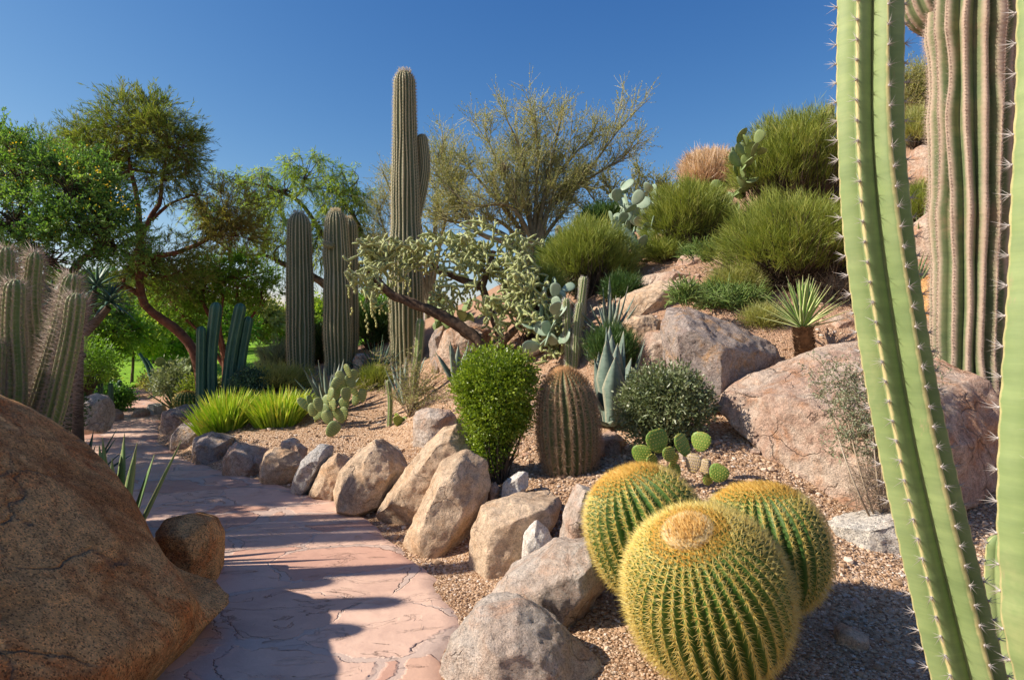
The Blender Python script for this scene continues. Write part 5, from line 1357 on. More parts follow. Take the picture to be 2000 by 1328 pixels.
# ------------------------------------------------------------------ cholla
def cholla():
    D = 7.6
    b = GP(952, D, .1)
    root = thing('cholla_cactus', b, 'sprawling tree cholla with a dark leaning trunk and pale knobbly branches', 'cactus')
    g = Geo()
    T1 = tube(g, [b, P(935, 668, D), P(900, 640, D), P(860, 615, D), P(800, 590, D), P(765, 575, D), P(735, 545, D)], .085, .045, 34, 10, rough=.25)
    T2 = tube(g, [P(985, 690, 7.7), P(975, 650, 7.8), P(955, 600, 7.9), P(942, 560, 7.9)], .06, .04, 14, 8, rough=.22)
    T3 = tube(g, [P(942, 560, 7.9), P(900, 545, 8.0), P(850, 522, 8.1), P(835, 505, 8.1)], .05, .035, 14, 8, rough=.22)
    T4 = tube(g, [P(970, 680, 7.6), P(1000, 650, 7.5), P(1030, 620, 7.4)], .055, .035, 12, 8, rough=.2)
    T5 = tube(g, [P(942, 560, 7.9), P(955, 520, 7.9), P(965, 490, 7.9)], .045, .03, 12, 8, rough=.2)
    T6 = tube(g, [P(1000, 700, 7.3), P(1050, 690, 7.2), P(1075, 670, 7.2)], .05, .03, 12, 8, rough=.2)
    g.build('trunk', L['bark_cholla'], root)
    heads = [(735, 535, D, 60, 70, 34), (750, 500, D, 55, 40, 20), (728, 590, D, 45, 60, 16), (800, 520, 8.0, 70, 50, 26), (850, 495, 8.1, 75, 50, 30), (905, 515, 8.1, 70, 45, 26), (960, 480, 7.9, 60, 60, 30),
             (1005, 505, 7.9, 60, 50, 20), (930, 560, 7.8, 70, 55, 26), (985, 560, 7.7, 70, 60, 28), (1030, 600, 7.4, 70, 65, 32), (1065, 650, 7.2, 60, 60, 26), (985, 630, 7.5, 60, 50, 20), (880, 590, 7.7, 50, 40, 12),
             (1095, 700, 7.1, 55, 60, 22), (1040, 560, 7.5, 50, 45, 16), (1110, 650, 7.15, 45, 55, 14)]
    g = Geo(); s = Geo(); fr = Geo(); r = np.random.default_rng(12)
    for hk, (px, py, d, rx, ry, n) in enumerate(heads):
        c = P(px, py, d); k = d / F
        tips = [(c + r.normal(size=3) * [.03, .05, .03], norm(r.normal(size=3) + [0, 0, .4])) for _ in range(5)]
        for q in range(n * 6):
            A, dr = tips[r.integers(0, len(tips))]
            dd = norm(dr * .7 + r.normal(size=3) * .75 + [0, 0, .25])
            Ln = .06 + .09 * r.random()
            E = A + dd * Ln
            if abs(E[0] - c[0]) > rx * k or abs(E[2] - c[2]) > ry * k or abs(E[1] - c[1]) > rx * k: dd = norm(c - A + r.normal(size=3) * .1); E = A + dd * Ln
            Pt = catmull([A, (A + E) / 2 + r.normal(size=3) * .012, E], 9)
            R = .0138 * np.interp(np.linspace(0, 1, 9), [0, .15, .5, .85, 1], [.6, .95, 1.05, .95, .25])
            prof = 1 + .22 * np.sin(np.arange(9)[:, None] * 2.6 + np.arange(7)[None] * 2.7)
            v, f = sweep(Pt, R, prof, 7)
            g.add(v, f, c=np.clip((prof.ravel() - .85) * 2, 0, 1))
            m_ = 26
            ix = r.integers(0, len(v), m_); ax = Pt[np.minimum(ix // 7, 8)]
            cones(s, v[ix], norm(v[ix] - ax) + .5 * rdir(m_), 0.016, .0011)
            tips.append((E, dd)); 
            if len(tips) > 14: tips.pop(0)
        if py > 480 and hk in (0, 2, 3, 4, 5, 8, 13):
            for ch in range(9):
                x = c + r.normal(size=3) * [rx * k * .45, .12, ry * k * .25]
                for q in range(r.integers(3, 8)):
                    v = ICO_V * [.014, .014, .021] + x; fr.add(v, ICO_F, c=.3)
                    cones(s, v[:6], norm(v[:6] - x), .012, .001)
                    x = x + np.array([r.normal() * .014, r.normal() * .014, -.034])
    g.build('joints', L['cholla'], root); tag(fr.build('fruits', L['cholla_fruit'], root), kind='stuff'); s.build('spines', L['sp_white'], root)
cholla()
# ------------------------------------------------------------------ trees and shrubs
def ell(n, C, R, lo=0.0, r=None):
    r = r or rng
    d = norm(r.normal(size=(n, 3)))
    q = (lo ** 3 + (1 - lo ** 3) * r.random(n)) ** (1 / 3)
    return C + d * q[:, None] * R, d

def crown(gw, gf, anchors, C, R, K, strands, per, sl, L_, W_, bias=(0, 0, 0), out=.7, tw=.006, lo=.35, fm=0, droop=0.0, ldir=.8, limb=True, limb_r=.03, woody=0):
    """one bough: a limb into the ellipsoid, twigs to K clumps, strands with leaves along them"""
    C = np.asarray(C, float); R = np.asarray(R, float)
    A = np.asarray(anchors); a = A[np.argmin(np.linalg.norm(A - C, axis=1) + .6 * np.maximum(A[:, 2] - C[2], 0))]
    if limb:
        mid = a * .45 + C * .55 + rng.normal(size=3) * R * .15 - [0, 0, R[2] * .15]
        lp = tube(gw, [a, mid, C], limb_r, limb_r * .35, 10, 6, m=woody)
    else: lp = np.array([a, C])
    ck, d = ell(K, C, R, lo)
    n0 = lp[rng.integers(len(lp) // 2, len(lp), K)]
    md = n0 * .5 + ck * .5 + rng.normal(size=(K, 3)) * R * .1
    sticks(gw, n0, md, tw * 1.6, tw, m=woody); sticks(gw, md, ck, tw, tw * .6, m=woody)
    S = K * strands
    base = np.repeat(ck, strands, 0)
    sd = norm(np.repeat(d, strands, 0) * out + rdir(S) * .8 + np.array(bias))
    ln = sl * (.5 + rng.random(S))
    end = base + sd * ln[:, None] + np.array([0, 0, -1.0]) * (droop * ln ** 1.2)[:, None]
    sticks(gw, base, end, tw * .45, tw * .2, m=woody)
    t = rng.random((S, per)) ** .8
    pos = base[:, None] + sd[:, None] * (ln[:, None] * t)[..., None] + np.array([0, 0, -1.0]) * (droop * (ln[:, None]) ** 1.2 * t ** 1.5)[..., None]
    ld = np.repeat(sd[:, None], per, 1) * ldir + rdir(S * per).reshape(S, per, 3) * .8 + np.array([0, 0, -droop])
    tint = np.clip(np.repeat(rng.random(K), strands * per) * .6 + rng.random(S * per) * .5, 0, 1)
    leaves(gf, pos.reshape(-1, 3), ld.reshape(-1, 3), L_ * (.6 + .8 * rng.random(S * per)), W_, m=fm, r=tint)
    return pos.reshape(-1, 3)

def tree(name, label, cat, D, trunks, blobs, bark, fol, group=None, base=None, **kw):
    """trunks: list of (pixel points with own distance, r0, r1); blobs: (px, py, D, rx, ry, K[, material])"""
    b = P(*trunks[0][0][0]); gr = ground(b[0], b[1]); b = np.array([b[0], b[1], gr[2]])
    root = thing(name, b, label, cat, group)
    gw = Geo(); gf = Geo(); anchors = []
    for k, (pts, r0, r1) in enumerate(trunks):
        Q = [P(*q) for q in pts]
        if k == 0: Q = [b - [0, 0, .15]] + ([Q[0]] if Q[0][2] > b[2] + .1 else []) + Q[1:]
        anchors.append(tube(gw, Q, r0, r1, 18, 9, rough=.12, seed=k))
    AN = np.concatenate([a[len(a) // 3:] for a in anchors])
    fm = fol if isinstance(fol, list) else [fol]
    for bl in blobs:
        px, py, d, rx, ry, K = bl[:6]; kk = dict(kw)
        if len(bl) > 6: kk['fm'] = bl[6]
        k_ = d / F
        crown(gw, gf, AN, P(px, py, d), np.array([rx * k_, (rx + ry) * .5 * k_, ry * k_]), K, **kk)
    gw.build('trunk', L[bark], root)
    gf.build('crown', [L[q] for q in fm], root, smooth=False)
    return root

TG = 'trees behind the bed'
# yellow flowered senna at the left edge
r_ = tree('senna_tree', 'dense dark green tree with small yellow flowers at the left edge', 'tree', 8.8,
     [([(60, 800, 9.2), (70, 620, 9.2), (50, 470, 9.2)], .12, .06), ([(66, 640, 9.2), (150, 520, 9.2), (210, 470, 9.2)], .08, .04), ([(60, 600, 9.2), (-60, 500, 9.2)], .08, .04)],
     [(50, 330, 9.2, 85, 60, 60), (20, 260, 9.4, 45, 40, 12), (130, 370, 9.0, 90, 60, 70), (-60, 330, 9.3, 90, 90, 60), (30, 430, 8.8, 110, 60, 80), (170, 440, 9.0, 80, 50, 60), (90, 500, 9.0, 110, 45, 60), (210, 400, 9.2, 45, 35, 26), (-80, 480, 9, 110, 80, 60), (160, 330, 9.3, 50, 35, 26), (230, 480, 9.3, 60, 40, 30), (60, 560, 9.4, 100, 40, 40), (-40, 600, 9.6, 90, 50, 30)],
     'bark', ['f_senna', 'f_mid'], strands=7, per=16, sl=.24, L_=.045, W_=.02, out=.8, bias=(0, 0, .1), tw=.007)
g = Geo()
for (px, py, n) in ((20, 300, 4), (125, 300, 4), (150, 330, 3), (192, 345, 3), (205, 360, 3), (30, 400, 2), (170, 390, 2), (225, 370, 2), (60, 340, 3), (115, 440, 2), (20, 345, 2), (240, 400, 2), (70, 480, 2), (270, 410, 2)):
    c = P(px, py, 8.5); q = c + rng.normal(size=(n * 4, 3)) * [.09, .08, .08]
    leaves(g, q, rdir(n * 4), .032, .024)
tag(g.build('flowers', L['flower'], r_, smooth=False), kind='stuff')

# tall umbrella crowned tree with curved red trunk
tree('acacia_tree', 'tall feathery tree with an umbrella crown and a curved reddish trunk leaning left', 'tree', 10,
     [([(392, 745, 10.2), (375, 680, 10.2), (340, 640, 10.1), (300, 612, 10), (280, 590, 10), (272, 545, 10), (274, 490, 10)], .085, .06),
      ([(274, 500, 10), (272, 440, 10), (268, 390, 10), (255, 330, 10), (245, 280, 10)], .055, .02),
      ([(274, 470, 10), (296, 420, 10), (312, 395, 10), (318, 340, 10), (330, 290, 10)], .045, .02),
      ([(280, 580, 10), (240, 560, 10), (205, 585, 9.8)], .05, .03), ([(300, 500, 10), (340, 495, 10), (380, 480, 10), (430, 455, 10)], .045, .025),
      ([(296, 430, 10), (330, 400, 10), (365, 385, 10)], .03, .015)],
     [(250, 245, 10, 70, 50, 40), (320, 270, 10, 62, 48, 36), (235, 300, 10.2, 50, 40, 20), (355, 300, 10, 32, 48, 24), (285, 215, 10, 40, 22, 16), (190, 290, 10.3, 45, 35, 24), (330, 345, 10, 40, 25, 14), (385, 385, 10, 28, 12, 5),
      (140, 320, 10.6, 90, 45, 50), (80, 330, 10.8, 80, 40, 36), (190, 350, 10.6, 50, 40, 26), (440, 415, 10, 48, 50, 32, 1), (455, 460, 10, 40, 30, 14, 1), (300, 500, 10.2, 70, 40, 20), (240, 520, 10.2, 60, 40, 18), (330, 540, 10.4, 70, 30, 26), (380, 470, 10.2, 40, 22, 8), (300, 330, 10.3, 60, 30, 12)],
     'bark_red', ['f_olive', 'f_bronze'], group=TG, strands=10, per=18, sl=.32, L_=.085, W_=.010, out=.7, bias=(.1, 0, .25), tw=.006, droop=.15, ldir=1.4)

# weeping yellow-green tree behind the saguaros
tree('willow_acacia_tree', 'yellow-green weeping tree with blue sky showing through behind the left saguaros', 'tree', 14,
     [([(735, 720, 14), (725, 640, 14), (690, 600, 14), (640, 560, 14), (600, 535, 14), (540, 510, 14)], .13, .06), ([(720, 620, 14), (720, 520, 14), (700, 440, 14), (660, 380, 14)], .09, .03), ([(700, 520, 14), (640, 470, 14), (590, 400, 14), (540, 370, 14)], .07, .03),
      ([(600, 540, 14), (520, 500, 14), (470, 500, 14), (420, 470, 14)], .05, .02)],
     [(600, 330, 14, 55, 36, 15), (560, 370, 14, 60, 45, 16), (640, 370, 14, 60, 60, 20), (480, 390, 14, 70, 40, 16), (530, 430, 14, 60, 40, 13), (690, 420, 14, 50, 60, 18), (440, 350, 14, 26, 20, 5), (455, 430, 14, 50, 50, 12), (620, 440, 14, 60, 45, 12),
      (720, 480, 14.2, 40, 60, 20), (400, 400, 14, 26, 20, 8), (510, 340, 14, 30, 20, 8), (650, 480, 14, 60, 50, 20), (560, 470, 14, 40, 30, 12), (700, 350, 14, 20, 30, 6)],
     'bark', ['f_lime', 'f_mid'], group=TG, strands=9, per=15, sl=.42, L_=.11, W_=.015, out=.45, bias=(0, 0, -.1), tw=.008, droop=.8, ldir=.9)

# low dark spreading tree between acacia and saguaro
tree('mesquite_tree', 'low spreading dark green tree with fanning stems behind the blue-green columns', 'tree', 11.5,
     [([(440, 770, 11.5), (438, 700, 11.5), (420, 640, 11.5), (390, 580, 11.5)], .07, .03), ([(440, 730, 11.5), (452, 650, 11.5), (465, 590, 11.5)], .05, .025), ([(440, 720, 11.5), (400, 660, 11.5), (350, 610, 11.5)], .04, .02), ([(442, 720, 11.5), (480, 640, 11.5), (510, 590, 11.5)], .04, .02), ([(442, 700, 11.4), (430, 640, 11.4), (436, 580, 11.4)], .035, .02)],
     [(400, 560, 11.5, 75, 38, 60), (470, 545, 11.5, 60, 36, 44), (345, 580, 11.5, 60, 36, 34), (430, 520, 11.6, 60, 30, 34), (510, 575, 11.6, 40, 36, 18), (370, 620, 11.6, 40, 25, 12), (320, 545, 11.8, 50, 30, 20)],
     'bark_red', ['f_mid', 'f_dark'], group=TG, strands=8, per=14, sl=.22, L_=.06, W_=.022, out=.7, bias=(0, 0, .1), tw=.006)

# lit saplings and shrubs around the lawn edge
lit = [
 ('young tree with a bright crown and thin dark trunk left of the lawn', 256, 690, 20, 640, 55, 40, 'f_lime', .09),
 ('young tree with a pinkish trunk nearest the left lawn edge', 207, 690, 17, 640, 55, 42, 'f_mid', .10),
 ('slender tree with a drooping dark crown over the lawn shadow', 318, 700, 22, 655, 60, 40, 'f_mid', .12),
 ('rounded olive tree at the far lawn edge behind the blue-green columns', 480, 650, 34, 620, 60, 36, 'f_palo', .16),
 ('far green tree behind the lawn left of the single saguaro', 545, 655, 40, 632, 40, 26, 'f_mid', .16),
 ('far low tree behind the lawn between the left saguaros', 625, 655, 36, 625, 48, 34, 'f_lime', .16),
 ('far dark tree behind the lawn near the tallest saguaro', 715, 660, 34, 620, 60, 46, 'f_mid', .16),
 ('big dark background tree left of the leaning trunk', 130, 720, 16, 600, 110, 60, 'f_dark', .2),
 ('bright leafy background tree under the leaning red trunk', 300, 700, 27, 610, 90, 50, 'f_lime', .2),
 ('background tree at the far left behind the torch cacti', -20, 740, 15, 620, 120, 80, 'f_mid', .2),
 ('broad background tree behind the fanning stems', 400, 680, 30, 625, 90, 50, 'f_mid', .2),
 ('tall dark background tree closing the view above the lawn', 210, 680, 30, 560, 110, 70, 'f_dark', .25),
]
for (lb, px, py, D, cy, rx, ry, mt, r0) in lit:
    bz = GP(px, D)
    by = HZ + (EYE - bz[2]) * F / D
    tree('background_tree', lb, 'tree', D, [([(px, by, D), (px + 4, (by + cy) / 2, D), (px - 2, cy, D)], r0 * .6, r0 * .3)],
         [(px, cy, D, rx, ry, 46), (px - rx * .5, cy + 8, D + .5, rx * .6, ry * .6, 18), (px + rx * .5, cy + 6, D - .3, rx * .6, ry * .6, 18)],
         'bark', mt, group='background trees beyond the garden', strands=7, per=14, sl=.5 * D / 25, L_=.16 * D / 25, W_=.07 * D / 25, out=.8, tw=.012, limb_r=r0 * .3)

# palo verde: many rising green branches
def palo(name, label, base, stems, D, seed, n1=10, n2=8, n3=5, leafn=5, scale=1.0, fol='f_palo', group=TG, r0=.07, leafW=.012, nest=None):
    r = np.random.default_rng(seed)
    b = P(*base); gr = ground(b[0], b[1]); b = np.array([b[0], b[1], gr[2] - .1])
    root = thing(name, b, label, 'tree', group)
    gw = Geo(); gt = Geo(); gf = Geo(); ts = []
    for k, st in enumerate(stems):
        C = [b + np.array([r.normal() * .06, r.normal() * .06, 0])] + [P(*q) for q in st]
        pt = tube(gw, C, r0 * (.7 + .3 * r.random()), .012, 22, 7, rough=.1, seed=k)
        T = norm(np.gradient(pt, axis=0)); Ls = np.linalg.norm(np.diff(pt, axis=0), axis=1).sum()
        idx = r.integers(6, 22, n1)
        d1 = norm(T[idx] * .8 + r.normal(size=(n1, 3)) * [.6, .5, .35] + [0, 0, .45])
        l1 = Ls * .38 * (.6 + .7 * r.random(n1)) * (1 - (idx - 6) / 30)
        A1 = pt[idx]; B1 = A1 + d1 * (l1 * .5)[:, None]; d1b = norm(d1 + r.normal(size=(n1, 3)) * .15 + [0, 0, .15]); C1 = B1 + d1b * (l1 * .5)[:, None]
        sticks(gw, A1, B1, .013 * scale, .009 * scale); sticks(gw, B1, C1, .009 * scale, .005 * scale)
        # second order
        m = n1 * n2; q = np.repeat(np.arange(n1), n2); t = r.random(m)
        A2 = np.where((t < .5)[:, None], A1[q] + (B1[q] - A1[q]) * (t * 2)[:, None], B1[q] + (C1[q] - B1[q]) * (t * 2 - 1)[:, None])
        A2 = np.vstack([A2, pt[r.integers(10, 22, n1 * 2)]]); d0 = np.vstack([d1b[q], np.repeat(T[-1:], n1 * 2, 0)]); l0 = np.r_[l1[q], np.full(n1 * 2, l1.mean())]
        d2 = norm(d0 * .8 + r.normal(size=(len(A2), 3)) * .5 + [0, 0, .25]); l2 = l0 * .42 * (.5 + .8 * r.random(len(A2)))
        B2 = A2 + d2 * l2[:, None]; sticks(gt, A2, B2, .0055 * scale, .003 * scale)
        # fine twigs
        q = np.repeat(np.arange(len(A2)), n3); t = r.random(len(q))
        A3 = A2[q] + (B2[q] - A2[q]) * t[:, None]; d3 = norm(d2[q] * .9 + r.normal(size=(len(q), 3)) * .5 + [0, 0, .1]); l3 = (.12 + .22 * r.random(len(q))) * scale * 1.25
        B3 = A3 + d3 * l3[:, None]; sticks(gt, A3, B3, .003 * scale, .0018 * scale)
        q = np.repeat(np.arange(len(A3)), leafn); t = r.random(len(q))
        leaves(gf, A3[q] + (B3[q] - A3[q]) * t[:, None], d3[q] + .7 * rdir(len(q)), .04 * scale, leafW * scale)
        ts.append(pt)
    gw.build('trunk', L['bark_grey'], root); gt.build('twigs', L['twig'], root); gf.build('crown', L[fol], root, smooth=False)
    return root
D = 12
palo('palo_verde_tree', 'wide airy palo verde with many rising branches behind the cholla', (1045, 520, D),
     [[(1010, 440, D), (960, 380, D - .3), (900, 310, D)], [(1020, 440, D), (990, 360, D), (950, 268, D)], [(1035, 430, D), (1025, 320, D), (985, 222, D)], [(1045, 420, D), (1050, 320, D), (1045, 220, D)],
      [(1055, 430, D), (1075, 330, D), (1098, 222, D)], [(1060, 440, D), (1085, 385, D), (1150, 330, D), (1215, 245, D)], [(1062, 450, D), (1080, 400, D), (1150, 350, D + .2), (1215, 310, D)],
      [(1000, 470, D), (940, 440, D), (870, 430, D), (850, 400, D)], [(1000, 480, D - .2), (930, 450, D - .2), (880, 360, D), (855, 300, D)], [(1015, 470, D + .3), (970, 430, D + .3), (900, 420, D + .3), (860, 350, D)],
      [(1050, 420, D + .3), (1090, 340, D + .3), (1160, 260, D + .3)], [(1030, 450, D - .3), (990, 400, D - .4), (920, 400, D - .4), (850, 340, D - .3)], [(1060, 470, D), (1110, 400, D), (1130, 350, D)], [(1040, 460, D + .4), (1020, 380, D + .4), (1010, 290, D + .4)]],
     D, 3, n1=10, n2=7, n3=6, leafn=6, leafW=.015)
palo('palo_verde_tree', 'thin palo verde branches showing left of and behind the tallest saguaro', (845, 690, 13.5),
     [[(830, 560, 13.5), (790, 440, 13.5), (745, 330, 13.5)], [(820, 560, 13.5), (760, 470, 13.5), (735, 400, 13.5)], [(840, 560, 13.5), (850, 430, 13.5), (860, 320, 13.5)], [(845, 560, 13.5), (870, 430, 13.5), (890, 360, 13.5)], [(820, 580, 13.5), (780, 520, 13.5), (735, 480, 13.5)], [(835, 560, 13.5), (820, 430, 13.5), (800, 350, 13.5)]], 13.5, 8, n1=8, n2=7, n3=5, leafn=6)
palo('creosote_bush', 'sparse twiggy shrub against the sky left of the dry grass', (1225, 470, 12.8),
     [[(1200, 430, 12.8), (1160, 390, 12.8), (1135, 350, 12.8)], [(1215, 430, 12.8), (1200, 390, 12.8), (1185, 360, 12.8)], [(1235, 430, 12.8), (1240, 390, 12.8), (1250, 330, 12.8)], [(1245, 440, 12.8), (1270, 400, 12.8), (1295, 360, 12.8)], [(1250, 440, 12.8), (1290, 410, 12.8), (1308, 385, 12.8)], [(1190, 440, 12.8), (1140, 410, 12.8), (1110, 380, 12.8)]],
     12.8, 9, n1=7, n2=5, n3=5, leafn=5, r0=.03, fol='f_palo', leafW=.022)['category'] = 'shrub'
palo('palo_verde_tree', 'small palo verde on the slope between the columnar cactus and old saguaro', (1790, 300, 11.5),
     [[(1785, 240, 11.5), (1780, 190, 11.5), (1778, 160, 11.5)], [(1795, 240, 11.5), (1800, 190, 11.5), (1812, 155, 11.5)], [(1780, 250, 11.5), (1765, 220, 11.5), (1755, 180, 11.5)], [(1800, 250, 11.5), (1825, 210, 11.5), (1840, 170, 11.5)], [(1790, 240, 11.8), (1788, 200, 11.5), (1795, 175, 11.5)]],
     11.5, 10, n1=9, n2=8, n3=6, leafn=8, r0=.03)

# a round nest in the palo verde
c = P(983, 330, 11.7); g = Geo()
q, d = ell(900, c, np.array([.09, .09, .08]), .5)
sticks(g, q, q + norm(np.cross(d, rdir(900))) * .09, .003, .002)
tag(g.build('bird_nest', L['drytwig'], origin=c - [0, 0, .08]), 'round brown twig nest lodged in the palo verde branches', 'nest')

# ---- broom like bushes
def broom(label, px, cy, D, rx, ry, n, mat='broom', seed=0, Lb=.19, W=.0055, up=.35, group='broom bushes on the hill', deadwood=True, top=0.8, name='broom_bush'):
    k = D / F; C = P(px, cy, D); b = ground(C[0], D)
    root = thing(name, b, label, 'bush', group)
    R = np.array([rx * k, (rx * .9) * k, ry * k])
    gf = Geo(); gw = Geo()
    ns = n // 22
    ck, d = ell(ns, C, R * .88, .5)
    keep = d[:, 2] > (-.55 if rx < 80 else -.38)
    ck, d = ck[keep], d[keep]
    if rx > 80:   # several overlapping crowns rather than one dome
        lo_ = np.array([(-.36, -.1, -.12), (.38, .0, -.08), (.02, -.3, .22), (.12, .25, .1), (-.12, .2, .26)])[rng.integers(0, 5, len(ck))]
        ck = C + (ck - C) * .77 + lo_ * R
        ck[:, 2] = np.maximum(ck[:, 2], C[2] - R[2] * .62)
    lump = 1 + .20 * fbm(d * 2.2 + seed, 2, seed) + .08 * fbm(d * 6 + seed, 2, seed + 4)
    ck = C + (ck - C) * (lump * np.where(rng.random(len(lump)) < .12, 1.0 + .22 * rng.random(len(lump)), 1.0))[:, None]
    foot = b + np.array([0, 0, -.05]) + rng.normal(size=(len(ck), 3)) * [R[0] * .14, R[1] * .14, 0]
    mid = foot * .5 + ck * .5 + [0, 0, .0] + (ck - C) * .15
    sel = rng.random(len(ck)) < .6
    sticks(gw, foot[sel], mid[sel], .008, .005); sticks(gw, mid[sel], ck[sel], .005, .003)
    sd = norm(norm(ck - foot) * .8 + d * .5 + [0, 0, up])
    base = np.repeat(ck, 22, 0) + rng.normal(size=(len(ck) * 22, 3)) * .045
    dd = norm(np.repeat(sd, 22, 0) + .55 * rdir(len(base)))
    tint = np.clip(np.repeat(rng.random(len(ck)) * .6, 22) + rng.random(len(base)) * .45, 0, 1)
    Ls = Lb * (.5 + .8 * rng.random(len(base)))
    leaves(gf, base - dd * (Ls * .4)[:, None], dd, Ls, W * (D / 8), r=tint)
    gw.build('stems', L['bark'], root); gf.build('foliage', L[mat], root, smooth=False)
    return root
broom('largest bright broom bush on the hill crest left of the columnar cactus', 1552, 333, 9.2, 128, 115, 60000, seed=1)
broom('wide bright broom bush directly above the variegated yucca', 1552, 490, 7.3, 150, 105, 60000, seed=2)
broom('mid-sized broom bush between the pale prickly pear and the bluish one', 1350, 432, 8.9, 86, 86, 36000, seed=3)
broom('upright bright broom bush left of the bluish prickly pear', 1152, 512, 8.6, 88, 80, 34000, seed=4)
broom('low broom bush just right of the cholla crown', 1045, 560, 8.2, 72, 38, 9000, seed=5)
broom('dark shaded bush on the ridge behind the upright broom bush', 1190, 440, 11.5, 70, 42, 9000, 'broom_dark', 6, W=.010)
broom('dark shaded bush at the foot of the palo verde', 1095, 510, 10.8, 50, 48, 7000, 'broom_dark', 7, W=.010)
broom('soft olive shrub on the slope between the pencil stems and the wide broom', 1440, 560, 7.2, 62, 36, 12000, 'f_palo', 21, Lb=.12)
broom('ragged low shrub left of the variegated yucca', 1488, 628, 6.5, 40, 26, 7000, 'f_palo', 22, Lb=.10)
broom('low shrub filling the gap under the mid-sized broom bush', 1300, 490, 8.8, 50, 26, 8000, 'broom', 23, Lb=.13)
broom('green shrub between the upright broom and the long boulder', 1215, 570, 7.9, 40, 30, 7000, 'broom_dark', 24, Lb=.14)
broom('olive bush on the slope right of the columnar cactus, mid height', 1790, 410, 8.3, 50, 50, 7000, seed=8)
broom('bush at the right edge on the slope behind the old saguaro', 1990, 350, 7.6, 45, 60, 6000, 'f_palo', 9)
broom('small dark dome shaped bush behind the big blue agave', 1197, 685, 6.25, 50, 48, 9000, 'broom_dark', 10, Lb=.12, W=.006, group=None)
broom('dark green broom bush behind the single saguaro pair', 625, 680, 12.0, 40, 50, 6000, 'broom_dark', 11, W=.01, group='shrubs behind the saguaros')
broom('feathery green shrub at the foot of the single left saguaro', 540, 745, 9.4, 75, 35, 9000, 'f_palo', 12, Lb=.16, group='shrubs behind the saguaros')
broom('pale silvery shrub just left of the single saguaro foot', 545, 700, 10.8, 45, 32, 5000, 'grey_leaf', 13, Lb=.16, group='shrubs behind the saguaros')
broom('dark shrub under the cholla branches by the tallest saguaro', 730, 640, 11.5, 55, 50, 7000, 'broom_dark', 14, W=.01, group='shrubs behind the saguaros')
broom('light green low shrub right of the lumpy saguaro foot', 735, 745, 9.0, 35, 28, 4000, 'broom', 15, Lb=.14, group='shrubs behind the saguaros')
broom('blush pink dry grass mound on the skyline', 1388, 338, 11.6, 62, 36, 16000, 'straw', 16, Lb=.34, W=.007, up=.5, group=None, name='dry_grass')

for k, (lb, px, D, rx, ry, mt) in enumerate((
    ('rounded bush on the slope behind the right-hand edge, nearest', 2180, 7.5, 70, 60, 'broom'), ('larger bush higher up the slope beyond the right edge', 2080, 10.5, 90, 70, 'broom'),
    ('olive shrub low on the slope beyond the right edge', 2350, 6.2, 70, 55, 'f_palo'), ('dark shrub near the hill top beyond the right edge', 2300, 13, 80, 55, 'broom_dark'),
    ('greyish shrub in the gap right of the old saguaro', 1985, 9.4, 50, 45, 'f_palo'), ('pale shrub on the slope just left of the old saguaro', 1795, 10.2, 48, 44, 'f_palo'))):
    gz = GP(px, D); cy = HZ + (EYE - gz[2]) * F / D - ry * .75
    broom(lb, px, cy, D, rx, ry, 8000, mt, 60 + k, Lb=.18)
# thin pencil stemmed plants trailing between the hill bushes
def pencil(label, px, cy, D, rx, ry, n, seed):
    k = D / F; C = P(px, cy, D); b = ground(C[0], D)
    g = Geo()
    q, d = ell(n, C, np.array([rx * k, rx * k * .7, ry * k]), .0)
    gz = H(q[:, 0], q[:, 1]); q[:, 2] = np.maximum(gz + .02, q[:, 2])
    dd = norm(rng.normal(size=(n, 3)) * [1, .7, .5] + [0, 0, .55])
    e = q + dd * .11; sticks(g, q, e, .007, .006)
    for s_ in (-1, 1):
        d2 = norm(dd + s_ * .6 * norm(np.cross(dd, rdir(n)))); sticks(g, e, e + d2 * .10, .006, .003)
    return tag(g.build('pencil_plant', L['pencil'], origin=b), label, 'plant', 'pencil stemmed plants on the slope')
pencil('tangled pencil stemmed plant beside the pale prickly pear stems', 1425, 455, 9.0, 45, 32, 420, 1)
pencil('tangled pencil stemmed plant left of the pinkish white boulder', 1372, 512, 8.3, 34, 32, 300, 2)
pencil('sprawling pencil stemmed plant on the slope above the mauve boulder', 1420, 592, 6.9, 70, 25, 460, 3)
pencil('little green tuft behind the tip of the mauve boulder', 1338, 582, 6.4, 18, 14, 120, 4)

